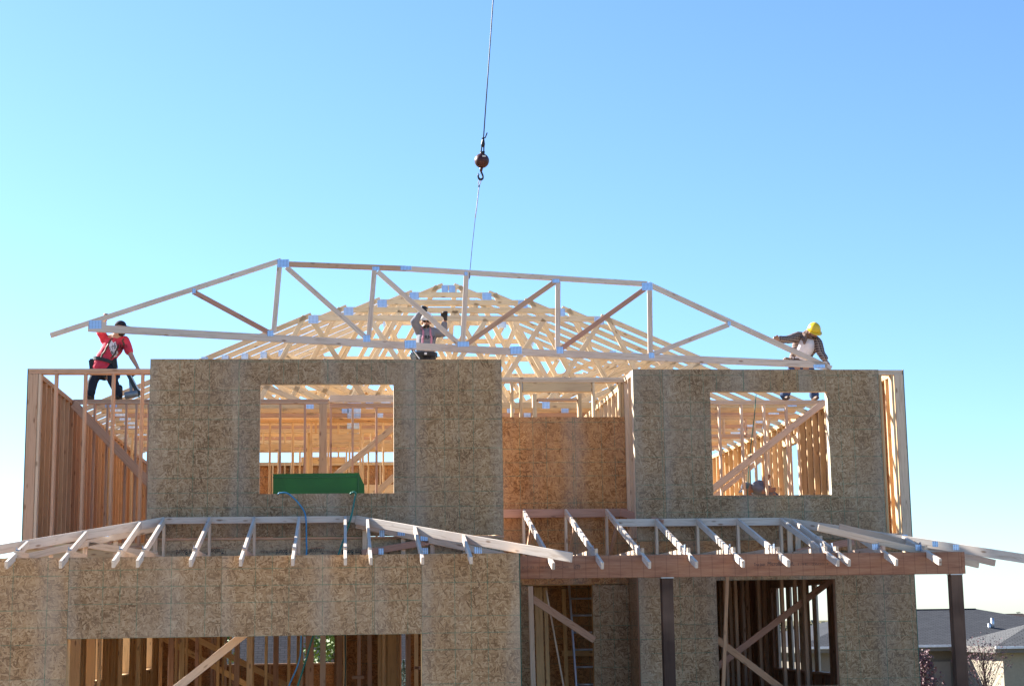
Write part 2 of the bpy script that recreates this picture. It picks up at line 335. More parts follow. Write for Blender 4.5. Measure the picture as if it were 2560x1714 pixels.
# sheathing panels cut round openings; axis 'x' faces the street at y = pos, axis 'y' stands at x = pos
def panel(name, parent, axis, pos, s0, s1, z0, z1, holes, mat='osb', th=.0115):
    xs = sorted({s0, s1} | {q for h in holes for q in h[:2] if s0 < q < s1}); zs = sorted({z0, z1} | {q for h in holes for q in h[2:] if z0 < q < z1})
    def solid(i, j):
        if not (0 <= i < len(xs)-1 and 0 <= j < len(zs)-1): return False
        cx, cz = (xs[i]+xs[i+1])/2, (zs[j]+zs[j+1])/2
        return not any(h[0] < cx < h[1] and h[2] < cz < h[3] for h in holes)
    full = [h for h in holes if h[0] <= s0 and h[1] >= s1 and h[2] > z0 and h[3] < z1]
    if full:
        panel(name, parent, axis, pos, s0, s1, z0, full[0][2], holes, mat, th); return panel(name, parent, axis, pos, s0, s1, full[0][3], z1, holes, mat, th)
    idx = {}; vs = []; fs = []; mi = []
    def vt(i, j, k):
        if (i, j, k) not in idx: idx[i, j, k] = len(vs); vs.append((xs[i]-s0, k*th, zs[j]-z0))
        return idx[i, j, k]
    for i in range(len(xs)-1):
        for j in range(len(zs)-1):
            if not solid(i, j): continue
            fs.append((vt(i, j, 0), vt(i+1, j, 0), vt(i+1, j+1, 0), vt(i, j+1, 0))); mi.append(0)
            fs.append((vt(i, j, 1), vt(i, j+1, 1), vt(i+1, j+1, 1), vt(i+1, j, 1))); mi.append(0)
            for di, dj, a, b in ((-1, 0, (0, 1), (0, 0)), (1, 0, (1, 0), (1, 1)), (0, -1, (0, 0), (1, 0)), (0, 1, (1, 1), (0, 1))):
                if not solid(i+di, j+dj):
                    fs.append((vt(i+a[0], j+a[1], 0), vt(i+a[0], j+a[1], 1), vt(i+b[0], j+b[1], 1), vt(i+b[0], j+b[1], 0))); mi.append(1)
    if not fs: return None
    o = from_data(name, vs, fs, parent, [mat, 'osb_edge'])
    for p, q in zip(o.data.polygons, mi): p.material_index = q
    o.matrix_basis = Matrix.Translation((s0, pos, z0)) if axis == 'x' else Matrix.Translation((pos, s0, z0)) @ Matrix.Rotation(math.pi/2, 4, 'Z')
    return o
def sheath(parent, axis, pos, ss, zs, holes, mat='osb', name='sheathing_panel'):
    for i in range(len(ss)-1):
        for j in range(len(zs)-1):
            panel(name, parent, axis, pos + rnd.uniform(0, .0018), ss[i]+.001, ss[i+1]-.001, zs[j]+.001, zs[j+1]-.001, holes, mat)

# framed wall: plates, studs, headers and sills as separate pieces
def stud_wall(name, parent, axis, pos, s0, s1, z0, z1, holes=(), dep=.14, sp=.4064, mat='lumber', first=None, plates=2, skip=(), hdr=.235, bottom=True, jit=.004, studs=None):
    w = node(name, parent, V((s0, pos, z0)) if axis == 'x' else V((pos, s0, z0)))
    P = (lambda s, z, o=0: V((s, pos+dep/2+o, z))) if axis == 'x' else (lambda s, z, o=0: V((pos+dep/2+o, s, z)))
    nrm = V((0, 1, 0)) if axis == 'x' else V((1, 0, 0)); T = .038; zt = z1-T*plates
    for k in range(plates): board('top_plate', P(s0+.001*k, z1-T*(k+.5)), P(s1-.001*k, z1-T*(k+.5)), dep-.003*k, T-.001, w, mat, nrm)
    if bottom: board('bottom_plate', P(s0, z0+T/2), P(s1, z0+T/2), dep, T, w, mat, nrm)
    def st(s, za, zb, nm='stud'):
        if zb-za > .04:
            s += rnd.uniform(-jit, jit); board(nm, P(s, za, rnd.uniform(-.002, .002)), P(s+rnd.uniform(-jit, jit), zb, rnd.uniform(-.002, .002)), dep-.004, T, w, mat, nrm)
    zb = z0+(T if bottom else 0); pos_ = []
    if studs is None:
        s = s0+T/2 if first is None else first
        while s < s1-T: pos_.append(s); s += sp
        pos_.append(s1-T/2)
    else: pos_ = list(studs)
    for h in holes:
        a, b, ha, hb = h
        for e in (a-T/2, b+T/2):
            pos_ = [q for q in pos_ if abs(q-e) > .05]; st(e, zb, zt)
        pos_2 = []
        for q in pos_:
            if a-T < q < b+T:
                if hb+hdr < zt-.02: st(q, hb+hdr, zt, 'cripple')
                if ha > z0+.1: st(q, zb, ha-T, 'cripple')
            else: pos_2.append(q)
        pos_ = pos_2
        top = min(hb+hdr, zt-.002)
        if top-hb > .03: board('header', P(a, (hb+top)/2), P(b, (hb+top)/2), top-hb, dep-.012, w, mat)
        if ha > z0+.1: board('sill', P(a, ha-T/2), P(b, ha-T/2), dep-.006, T, w, mat, nrm)
    for q in pos_:
        if not any(a < q < b for a, b in skip): st(q, zb, zt)
    return w

# ------------------------------------------------------------------ ground
def gz(x, y):
    d = max(0, math.hypot(x-2, y-28)-14); return -1.7*(1-math.exp(-d/28))
xs = [-4000, -1500, -600, -300]+[-200+10*i for i in range(41)]+[300, 600, 1500, 4000]
ys = [-1500, -400, -150]+[-100+10*i for i in range(41)]+[400, 700, 1500, 5000]
gv = [(x, y, gz(x, y)) for y in ys for x in xs]; n = len(xs)
gf = [(j*n+i, j*n+i+1, (j+1)*n+i+1, (j+1)*n+i) for j in range(len(ys)-1) for i in range(n-1)]
tag(from_data('ground', gv, gf, None, 'dirt', True), 'bare trampled dirt of the building plot', None, None, 'structure')

# ------------------------------------------------------------------ the house
H = node('house_frame', None, (1.9, 30, 0), 'unfinished two-storey timber house frame sheathed in strand board', 'house')
T = .038
# foundation and decks
for a, b, nm in (((XL, YR, 0), (XR, YE, FL), 'foundation'), ((XG0, YG, 0), (XG1, YR, FL-.06), 'garage_slab'), ((XG1+.02, YBM-.1, 0), (XR, YR-.02, FL-.03), 'porch_slab')):
    box(nm, a, b, H, 'concrete')
deck = node('floor_deck', H, (2, 30, HF))
box('deck_slab', (XL+.02, YR+.01, HF-.33), (XR-.02, YE-.02, HF-.02), deck, 'warm_lumber')
box('deck_slab', (XB0+.02, YB+.02, HF-.31), (XB1-.02, YR, HF-.022), deck, 'warm_lumber')
box('deck_slab', (XM+.02, YM+.03, HF-.31), (XR-.021, YR, HF-.022), deck, 'warm_lumber')
box('deck_slab', (XL+.021, YM+.03, HF-.31), (XB0+.01, YR, HF-.023), deck, 'warm_lumber')

# --- bay wall (upper storey, between window sheathing)
WB = (-1.183, .674, 1.81+ZC, 3.338+ZC)
bay = stud_wall('bay_wall', H, 'x', YB+.0135, XB0, XB1, HF, HT-.004, [WB], .089, mat='lumber', hdr=.18)
sheath(bay, 'x', YB, [XB0, XB0+1.228, XB0+2.452, XB0+3.676, XB1], [HF-.005, HT], [WB])
stud_wall('bay_side_wall', H, 'y', XB0, YB+.11, YM, HF, HT-.004, (), .14)
stud_wall('bay_side_wall', H, 'y', XB1-.10, YB+.11, YR+.9, HF, HT-.004, (), .089, sp=.305)
# --- left main wall, open studs
lw = stud_wall('front_wall', H, 'x', YM, XL+.012, XB0+.02, HF-.1, HT, (), .14, studs=[PY(x, 1000, YM+.0).x for x in (138, 210.5, 282, 354)], mat='fir')
for s_, t_ in ((XL+.012+.07, .14), ): board('corner_post', (s_, YM+.019, HF-.05), (s_, YM+.019, HT-2*T), .14, T, lw, 'fir', (1, 0, 0))
board('corner_post', (XL+.175, YM+.07, HF-.05), (XL+.175, YM+.07, HT-2*T), .13, T, lw, 'lumber', (0, 1, 0))
# --- side walls
sw = stud_wall('side_wall', H, 'y', XL+.012, YM+.145, YE-.15, HF, HT, [], .10, sp=.4064, mat='shade_fir', hdr=.1)
sheath(sw, 'y', XL+.0115, [YM+1.2192*i for i in range(12)]+[YE], [HF-.35, HT], [], 'osb_fresh_glow')
wins = [(27.15, 27.75, HF+.05, HF+1.95), (29.4, 30.6, HF+.1, HF+2.0), (32.3, 33.6, HF+.1, HF+2.0)]
rw = stud_wall('side_wall', H, 'y', XR-.112, YM+.145, YE-.15, HF, HT, wins, .10, mat='warm_lumber', hdr=.14)
sheath(rw, 'y', XR, [YM+1.2192*i for i in range(12)]+[YE], [HF-.35, HT], wins, 'osb_fresh_glow')
# --- right main wall
WR = (5.396, 7.184, 1.815+ZC, 3.36+ZC)
fr = stud_wall('front_wall', H, 'x', YM+.0135, XM, XR-.012, HF-.02, HT-.003, [WR], .126, skip=[(7.99, 8.3)], hdr=.2)
xs_ = [XM, PY(1658, 1000, YM).x, PY(1861, 1000, YM).x, PY(1996, 940, YM).x, 7.99]
sheath(fr, 'x', YM, [XM, xs_[1], xs_[2], xs_[3], 7.99], [HF-.06, HT], [WR])
board('corner_post', (XR-.08, YM+.014, HF-.05), (XR-.08, YM+.014, HT-2*T), .135, T-.004, fr, 'lumber', (1, 0, 0))
board('corner_post', (XR-.175, YM+.085, HF-.05), (XR-.175, YM+.085, HT-2*T), .12, T, fr, 'warm_lumber', (0, 1, 0))
board('corner_post', (7.99+.03, YM+.075, HF-.05), (7.99+.03, YM+.075, HT-2*T), .12, T, fr, 'warm_lumber', (0, 1, 0))
# return wall of the recess
stud_wall('return_wall', H, 'y', XM+.002, YM+.145, YR+.2, HF-.02, HT-.004, (), .12, sp=.33, mat='lumber')
# --- recess wall
rc = node('recess_wall', H, (3.2, YR, HF)); zt = HT
board('top_plate', (2.2, YR+.07, zt-T/2), (XM+.12, YR+.07, zt-T/2), .14, T-.001, rc, 'lumber', (0, 1, 0))
board('top_plate', (2.2, YR+.07, zt-T*1.5), (XM+.12, YR+.07, zt-T*1.5), .137, T-.001, rc, 'lumber', (0, 1, 0))
def RX(x, y=1000, Y=YR): return PY(x, y, Y).x
hd0, hd1 = RX(1308), RX(1480)
board('header', (hd0, YR+.06, PY(1400, 965, YR).z), (hd1, YR+.06, PY(1400, 965, YR).z), .165, .09, rc, 'warm_lumber')
for x in (1281, 1303, 1485, 1550, 1557): board('stud', (RX(x), YR+.07, HF-.1), (RX(x), YR+.07, zt-2*T), .13, T, rc, 'warm_lumber', (0, 1, 0))
for x in (1337, 1450): board('stud', (RX(x), YR+.07, HF-.1), (RX(x), YR+.07, PY(1400, 984, YR).z), .13, .06, rc, 'warm_lumber', (0, 1, 0))
board('cross_piece', (RX(1344), YR+.07, PY(1400, 998, YR).z), (RX(1444), YR+.07, PY(1400, 998, YR).z), .12, T, rc, 'fir', (0, 1, 0))
zp = PY(1400, 1042, YR).z; xm_ = RX(1437, 1100)
sheath(rc, 'x', YR-.014, [2.215, xm_, XM], [HE-.3, zp], [], 'osb_fresh_glow')
# --- rear wall
rwin = [(-1.35, -.55, HF+.25, HF+2.0), (.1, 1.2, HF+.3, HF+1.75), (1.9, 2.6, HF+.3, HF+1.75), (4.9, 6.6, HF+.3, HF+1.8)]
rr = stud_wall('rear_wall', H, 'x', YE-.14, XL+.02, XR-.02, HF, HT, rwin, .126, mat='warm_lumber', hdr=.2)
sheath(rr, 'x', YE-.012, [XL+1.2192*i for i in range(11)]+[XR], [HF-.3, HT-.03], rwin, 'osb_fresh_glow')

# --- upstairs partitions
stud_wall('partition_wall', H, 'x', 27.2, XL+.12, PY(822, 1000, 27.2).x, HF, HT, (), .089, mat='fir', studs=[PY(x, 1050, 27.2).x for x in (700, 762, 801, 815, 235, 268, 315, 340, 372, 420, 480, 540, 600, 640)])
stud_wall('partition_wall', H, 'x', 27.62, PY(824, 1000, 27.6).x, 2.3, HF, HT-.01, (), .089, mat='fir', studs=[PY(x, 1050, 27.6).x for x in (827, 882, 942, 1002, 1062, 1122)])
pp_ = PY(808, 1000, 27.18); board('corner_post', (pp_.x, 27.19, HF), (pp_.x, 27.19, HT-.08), .13, T, H, 'shade_fir', (1, 0, 0))
board('ribbon_board', (PY(824, 1000, 27.6).x, 27.6, HT+.06), (2.3, 27.6, HT+.06), .12, T, H, 'lumber')
stud_wall('partition_wall', H, 'x', 27.35, XM+.15, XR-.13, HF, HT, (), .089, mat='lumber', studs=[PY(x, 1050, 27.35).x for x in (1799, 1856, 1912, 1968)])
pw = stud_wall('partition_wall', H, 'x', 29.3, XM+.15, XR-.13, HF, HT, [(4.7, 7.4, HF+.02, HF+2.05)], .089, mat='lumber', hdr=.06)
stud_wall('partition_wall', H, 'x', 29.75, -3.4, 2.2, HF, HT-.004, [(-.6, .25, HF+.02, HF+2.05)], .089, mat='glow_lumber', hdr=.14)
stud_wall('partition_wall', H, 'x', 31.4, XL+.12, 2.0, HF, HT, [(-1.9, -1.0, HF+.02, HF+2.05), (.35, 1.1, HF+.02, HF+2.05)], .089, mat='warm_lumber', hdr=.14)
stud_wall('partition_wall', H, 'x', 33.9, -2.6, 4.8, HF, HT, [(-.9, .0, HF+.02, HF+2.05)], .089, mat='warm_lumber', sp=.61, hdr=.14)
stud_wall('partition_wall', H, 'y', 2.25, 27.8, 33.9, HF, HT-.003, [(29.0, 30.0, HF+.02, HF+2.05)], .089, mat='warm_lumber')
stud_wall('partition_wall', H, 'y', 4.3, 25.1, 33.0, HF, HT-.003, [(30.2, 31.1, HF+.02, HF+2.05)], .089, mat='warm_lumber')
stud_wall('partition_wall', H, 'y', -.75, 31.5, 33.9, HF, HT-.003, (), .089, mat='warm_lumber')
for a, b, Ya in (((846, 1182), (984, 1068), 28.6), ((938, 1236), (986, 1190), 28.9), ((1782, 1222), (2062, 1004), 27.0), ((1775, 1250), (1905, 1145), 30.8)):
    p, q = PY(*a, Ya), PY(*b, Ya); p = p+(p-q)*.15; board('brace', p, q, .11 if a[0] != 1775 else .09, T, H, 'lumber' if a[0] > 1700 else 'warm_lumber', (0, .2, 1))
p, q = V((XL+.18, 24.3, HT-.05)), V((XL+.2, 27.1, HF+.1))
board('brace', V((XL+.16, 27.0, HT-.1)), V((-2.2, 27.05, HF+.1)), .14, T, H, 'fir', (0, 0, 1))

# --- ground-storey garage wall
DG = (-3.314, .932, FL-.1, -.106+ZC)
gw = stud_wall('garage_wall', H, 'x', YG+.0135, XG0, XG1, FL-.05, HE-.002, [DG], .126, mat='glow_lumber', hdr=.30)
gx = [PY(x, 1500, YG).x for x in (170, 553, 905)]
sheath(gw, 'x', YG, [XG0, gx[0]], [FL-.05, FL+1.3, HE], [DG])
sheath(gw, 'x', YG, [gx[0], gx[1], PY(936, 1500, YG).x, .932+.005], [-.106+ZC-.002, HE], [])
sheath(gw, 'x', YG, [.932+.005, XG1], [FL-.05, HE], [])
stud_wall('garage_side_wall', H, 'y', XG1-.13, YG+.15, YR, FL, HE-.003, (), .126, mat='glow_lumber')
sheath(node('garage_side_sheathing', H, (XG1, 22, FL)), 'y', XG1+.012, [YG+.012, YG+1.23, YG+2.45, YR], [FL, HE-.003], [], 'osb_fresh_glow')
stud_wall('garage_side_wall', H, 'y', XG0+.012, YG+.15, YR, FL, HE-.003, (), .126, mat='glow_lumber')
sheath(node('garage_side_sheathing', H, (XG0, 22, FL)), 'y', XG0+.012, [YG+.012, YG+1.23, YG+2.45, YR], [FL, HE-.003], [], 'osb_fresh_glow')
# long side wall with three windows
XS = -4.12
SZ = 1.36; gwin = [(28.25, 29.3, SZ, HE-.35), (31.9, 32.9, SZ, HE-.35), (35.7, 36.7, SZ, HE-.35)]
gs = stud_wall('ground_side_wall', H, 'y', XS-.15, YR, YE, FL, HE, gwin, .15, mat='glow_lumber', hdr=.25)
sheath(gs, 'y', XS-.151, [YR+1.2192*i for i in range(11)]+[YE], [FL, HE], gwin, 'osb_fresh_glow')
# rear wall downstairs: long window band
bwin = [(PY(560, 1650, YE).x, PY(838, 1650, YE).x, PY(700, 1657, YE).z, HE-.3), (PY(1003, 1650, YE).x, PY(1014, 1650, YE).x, FL+.2, HE-.3), (4.8, 6.2, FL+1, HE-.3)]
br_ = stud_wall('ground_rear_wall', H, 'x', YE-.14, XS, XR-.02, FL, HE, bwin, .126, mat='fir', hdr=.25)
sheath(br_, 'x', YE-.012, [XS+1.2192*i for i in range(11)]+[XR], [FL, HE], bwin, 'osb_fresh_glow')
# ground-storey partitions and odd studs seen through the garage door
stud_wall('ground_partition', H, 'x', 33.2, -2.6, 1.0, FL, HE, [(-2.3, -.1, FL+.02, HE-.4)], .089, mat='fir', hdr=.1)
stud_wall('ground_partition', H, 'x', 30.2, -2.2, .55, FL, HE, [], .089, mat='glow_lumber', studs=[PY(x, 1650, 30.2).x for x in (440, 466, 500, 558, 576, 632, 690, 744)])
stud_wall('ground_partition', H, 'y', .62, 27.6, 37.5, FL, HE, [(30, 31, FL, FL+2.1)], .089, mat='glow_lumber')
stud_wall('ground_partition', H, 'x', 27.5, -.35, 2.1, FL, HE, [(.02, .4, FL+.02, HE-.3)], .14, mat='glow_lumber', sp=.3)
gp = node('ground_partition', H, (0, 25, FL))
for x, w_, Y, mt in ((807, .085, 26.0, 'lumber'), (625, .09, 25.5, 'glow_lumber'), (775, .13, 27.2, 'fir'), (980, .14, 27.0, 'glow_lumber'), (898, .06, 26.4, 'fir'), (925, .07, 26.6, 'fir'), (1041, .06, 24.6, 'glow_lumber'), (960, .05, 26, 'glow_lumber'), (186, .17, 24.4, 'glow_lumber'), (228, .13, 24.8, 'glow_lumber'), (249, .05, 25.2, 'glow_lumber'), (300, .06, 26.5, 'glow_lumber'), (345, .07, 27.5, 'glow_lumber'), (402, .06, 28.5, 'glow_lumber'), (428, .09, 28.0, 'fir'), (455, .08, 27.4, 'glow_lumber'), (492, .06, 29, 'fir'), (545, .05, 28.3, 'glow_lumber'), (592, .09, 29, 'fir'), (665, .05, 28.6, 'glow_lumber'), (690, .09, 29.2, 'fir'), (722, .05, 28.2, 'glow_lumber'), (752, .07, 27.6, 'fir'), (848, .09, 27.8, 'fir'), (862, .06, 27, 'glow_lumber'), (948, .05, 26.8, 'glow_lumber'), (1020, .08, 26.2, 'fir')):
    a = PY(x, 1640, Y); board('stud', (a.x, Y, FL), (a.x+rnd.uniform(-.01, .01), Y, HE), w_, .05, gp, mt, (1, 0, 0))
for a, b, Y in (((1035, 1668), (1052, 1668), 24.6), ((880, 1692), (910, 1691), 26.3)):
    board('blocking', PY(*a, Y), PY(*b, Y), .05, .05, gp, 'fir')
sheath(gp, 'x', 29.9, [PY(836, 1650, 29.9).x, PY(905, 1650, 29.9).x, PY(965, 1650, 29.9).x], [FL, HE-.05], [], 'osb_fresh_glow')
for a, b, Y, mt in (((440, 1720), (610, 1585), 21.3, 'lumber'), ((405, 1592), (760, 1790), 31.2, 'glow_lumber'), ((500, 1600), (770, 1740), 29.9, 'glow_lumber')):
    p, q = PY(*a, Y), PY(*b, Y); d = (q-p).normalized(); board('brace', p-d*.6, q+d*.25, .10, T, H, mt, (0, 0, 1))
# garage left jamb lining
box('jamb_board', (DG[0]-.03, YG+.014, FL), (DG[0]-.004, YG+.30, DG[3]-.01), H, 'glow_lumber')

# --- entry under the porch and ground-storey front wall
OE = (PY(1322, 1500, YR).x, PY(1482, 1500, YR).x, FL-.05, PY(1400, 1462, YR).z)
ew = stud_wall('entry_wall', H, 'x', YR+.0135, XG1+.01, XM+.1, FL, HE-.003, [OE], .126, mat='glow_lumber', hdr=.2)
sheath(ew, 'x', YR, [XG1+.012, OE[1]-.3, XM], [FL, HE-.31], [OE])
OW = (5.389, 7.171, -.953+ZC, .578+ZC)
fw_ = stud_wall('ground_front_wall', H, 'x', YM+.0135, XM, XR-.012, FL, HE-.004, [OW], .126, mat='fir', hdr=.2)
sheath(fw_, 'x', YM, [XM, XM+1.219, XM+2.438, XM+3.657, XR], [FL-.2, HF-.064], [OW])
stud_wall('entry_side_wall', H, 'y', XM+.015, YM+.15, YR, FL, HE-.004, (), .11, mat='fir')
sheath(node('entry_side_sheathing', H, (XM, 24.3, FL)), 'y', XM+.012, [YM+.014, YR-.005], [FL, HE-.06], [])
rs = [(28.0, 31.75, -.905+ZC, .60+ZC)]
gr_ = stud_wall('ground_side_wall', H, 'y', XR-.152, YM+.15, YE-.15, FL, HE-.004, rs, .14, mat='fir', sp=.61, hdr=.2)
sheath(gr_, 'y', XR, [YM+1.2192*i for i in range(12)]+[YE], [FL, HE-.01], rs, 'osb_fresh_glow')
for x, w_ in ((1941, .30), (1975, .30), (2005, .28), (2040, .26)):
    r = ray(x, 1560); t_ = (XR-.07)/r.x; Yb = r.y*t_
    board('mullion_post', (XR-.07, Yb, -.905+ZC), (XR-.07, Yb, .6+ZC), w_, T, gr_, 'lumber', (0, 1, 0))
gp2 = node('ground_partition', H, (6, 28, FL))
for x, Y in ((1842, 25.6), (1872, 27), (1900, 26), (1959, 25.2), (1992, 25.3), (2015, 25.0), (2022, 26.6), (1915, 28), (1860, 29.5), (1828, 26.5), (1815, 25.4)):
    a = PY(x, 1600, Y); board('stud', (a.x, Y, FL), (a.x, Y, HE), .05, .10, gp2, 'fir', (1, 0, 0))
stud_wall('ground_partition', H, 'y', 5.05, 25, 33, FL, HE, (), .089, mat='fir')
stud_wall('ground_partition', H, 'x', 33.2, 5.1, XR-.16, FL, HE, (), .089, mat='fir')
sheath(gp2, 'x', 33.3, [5.1, 6.3, 7.5, XR-.16], [FL, HE-.02], [], 'osb_fresh_glow')
for a, b, Y, mt, w_ in (((1800, 1660), (2075, 1452), 25.1, 'red_lumber', .10), ((1785, 1592), (1960, 1725), 24.12, 'shade_fir', .10), ((1818, 1449), (1808, 1720), 23.80, 'shade_fir', .05)):
    p, q = PY(*a, Y), PY(*b, Y); d = (q-p).normalized(); board('brace', p-d*.12, q+d*.3, w_, T, H, mt, (0, 0, 1) if w_ > .07 else (1, 0, 0))
# entry interior
gp3 = node('ground_partition', H, (3, 26, FL))
for x, w_, Y, mt in ((1333, .075, 24.55, 'lumber'), (1352, .12, 25.4, 'glow_lumber'), (1370, .06, 25.6, 'glow_lumber'), (1416, .06, 27, 'glow_lumber'), (1466, .06, 28, 'glow_lumber')):
    a = PY(x, 1600, Y); board('stud', (a.x, Y, FL), (a.x-.03, Y, HE-.32), w_, .05, gp3, mt, (1, 0, 0))
sheath(gp3, 'x', 27.4, [XG1+.2, 3.2, 4.4, 4.95], [FL, HE-.02], [], 'osb_fresh_glow')
board('cross_piece', PY(1405, 1632, 27.2), PY(1490, 1632, 27.2), .09, T, gp3, 'glow_lumber')
for a, b, Y, w_ in (((1322, 1490), (1482, 1596), 24.60, .105), ((1366, 1478), (1410, 1720), 25.0, .025)):
    p, q = PY(*a, Y), PY(*b, Y); d = (q-p).normalized(); board('brace', p-d*.02, q+d*.03, w_, .03, H, 'fir' if w_ > .05 else 'lumber')

# --- rim boards with factory print
rim = box('rim_board', (XB0+.01, YB+.004, HE-.05), (XB1-.005, YB+.019, HF-.045), H, 'osb_rim')
board('rim_cap', (XB0, YB+.002, HF-.026), (XB1+.005, YB+.002, HF-.026), .03, .03, H, 'fir')
def stamp(s, x0, x1, y, Y, size, par, up=True, mat='ink', shear=.25):
    a, b = PY(x0, y, Y), PY(x1, y, Y)
    o = text('stamped_lettering', s, size, (a.x if up else b.x, Y, a.z), (math.pi/2, 0 if up else math.pi, 0), par, mat, shear)
    w = max(v.co.x for v in o.data.vertices)-min(v.co.x for v in o.data.vertices); k = abs(b.x-a.x)/max(w, .01)
    for v in o.data.vertices: v.co.x *= k
    return o
for dx in (0, -250, 165):
    stamp('TrusJoist', 775+dx, 811+dx, 1371, YB, .10, H, False)
    stamp('T', 768+dx, 773+dx, 1371, YB, .10, H, False)
    stamp('Rim Board', 691+dx, 742+dx, 1373, YB, .105, H, False, shear=0)
    stamp('1-1/4 x 11-7/8  1.3E LSL', 652+dx, 688+dx, 1376, YB, .05, H, False, 'ink_faint', 0)
    box('red_stripe', PY(776+dx, 1369.5, YB)-V((0, .001, 0)), PY(811+dx, 1367.5, YB)+V((0, .001, 0)), H, 'red_ink')
box('rim_board', (XM, YM-.006, HE-.05), (XR-.02, YM-.002, HF-.07), H, 'osb_fresh_glow')

# --- porch beam on two posts
bm_ = node('porch_beam', H, (5, YBM, .57+ZC))
ba, bb = PY(1303, 1390, YBM), PY(2401, 1378, YBM)
zb0, zb1 = .5704+ZC, HE
board('beam_board', (XG1+.012, YBM+.045, (zb0+zb1)/2), (8.19, YBM+.045, (zb0+zb1)/2), zb1-zb0, .09, bm_, 'lvl')
board('beam_board', (8.192, YBM+.06, (zb0+zb1)/2), (8.24, YBM+.06, (zb0+zb1)/2), zb1-zb0-.002, .12, bm_, 'lvl')
stamp('Trus Joist', 1884, 1912, 1414, YBM-.0005, .06, bm_, True, 'ink'); stamp('Microllam', 1918, 1962, 1413, YBM-.0005, .075, bm_, True, 'ink', .1); stamp('LVL', 1969, 1985, 1413, YBM-.0005, .075, bm_, True, 'ink', 0)
stamp('1.9E  2600 F', 1992, 2070, 1412.5, YBM-.0005, .045, bm_, True, 'ink_faint', 0); stamp('PASS', 2112, 2124, 1413, YBM-.0005, .05, bm_, True, 'ink', 0)
stamp('ICC-ES  1.9E MICROLLAM', 1305, 1420, 1421, YBM-.0005, .045, bm_, True, 'ink_faint', 0); stamp('OPEN', 1434, 1450, 1416, YBM-.0005, .045, bm_, True, 'ink', 0); stamp('NEXT', 1434, 1450, 1422, YBM-.0005, .045, bm_, True, 'ink', 0)
for xa, xb in ((1656, 1684), (2381, 2410)):
    a, b = PY(xa, 1500, YBM+.02), PY(xb, 1500, YBM+.02); c = (a.x+b.x)/2
    board('porch_post', (c, YBM+.09, .02), (c, YBM+.09, zb0-.002), b.x-a.x, .14, H, 'stained', (1, 0, 0))
    box('post_cap', (c-.085, YBM+.015, zb0-.012), (c+.085, YBM+.17, zb0-.001), H, 'galvanized')

# --- low roofs: mono trusses, hip rafters and jacks
def nail_plate(c, wx, wz, par, ang=0, mat='plate_steel'):
    o = bpy.data.objects.new('nail_plate', boxmesh(wx, .002, wz, mat)); link(o, par)
    o.matrix_basis = Matrix.Translation(c) @ Matrix.Rotation(-ang, 4, 'Y'); return o
def mono(par, x, yg, zg, yt, zt, ywall, name='jack_truss', post=True, chord=True):
    t = node(name, par, (x, yg, HE)); g, e = V((x, yg, zg)), V((x, yt, zt)); d = (e-g).normalized(); nrm = d.cross(V((1, 0, 0))); nrm = nrm if nrm.z > 0 else -nrm
    x2 = x+rnd.uniform(-.012, .012)
    board('rafter', g-nrm*.0445, V((x2, yt, zt))-nrm*.0445, .089, T, t, 'pale_lumber', nrm)
    if post: board('post', (x, yg+.03, HE), (x, yg+.03, zg-.10), .089, T, t, 'lumber', (0, 1, 0))
    if chord: board('bottom_chord', (x, yg, HE+.047), (x, ywall+.05, HE+.047), .089, T, t, 'lumber')
    if chord: nail_plate_y = box('nail_plate', (x-.0215, ywall+.18, HE+.02), (x-.0195, ywall+.27, HE+.14), t, 'plate_steel')
    return t
YGR = 22.86; ZGR, ZTA, YTA = 1.487+ZC, .802+ZC, 20.07; MG = (ZGR-ZTA)/(YGR-YTA)
gr = node('garage_roof', H, (-1, 22, HE))
xa, xb = -2.448, .147
board('flat_chord', (xa, YGR+.02, ZGR-.0445), (xb, YGR+.02, ZGR-.0445), .089, T, gr, 'pale_lumber')
board('bottom_chord', (XG0+.2, YGR+.02, HE+.05), (XG1, YGR+.02, HE+.05), .089, T, gr, 'lumber')
for tx in (475, 603, 731, 863):
    mono(gr, PY(tx, 1393, YTA).x, YGR, ZGR, YTA, ZTA, YG)
mono(gr, xa, YGR, ZGR, YTA, ZTA, YG)
def hip(par, x0, y0, z0, sgn, run, drop, name='hip_rafter'):
    a = V((x0, y0, z0)); b = V((x0+sgn*run, y0-run, z0-drop)); board(name, a-V((0, 0, .055)), b-V((0, 0, .055)), .12, T, par, 'pale_lumber'); return a, b
a, b = hip(gr, xb, YGR, ZGR, 1, 2.62, 2.62*MG)
for tx in (926, 1055, 1180):
    X = PY(tx, 1391, YTA).x; mono(gr, X, YGR-(X-xb), ZGR-(X-xb)*MG, YTA, ZTA, YG, post=False, chord=tx < 1000)
a, b = hip(gr, xa, YGR, ZGR, -1, 2.7, 2.7*MG)
for tx in (284, 152, 17):
    X = PY(tx, 1396, YTA).x; mono(gr, X, YGR-(xa-X), ZGR-(xa-X)*MG, YTA, ZTA, YG, post=False)
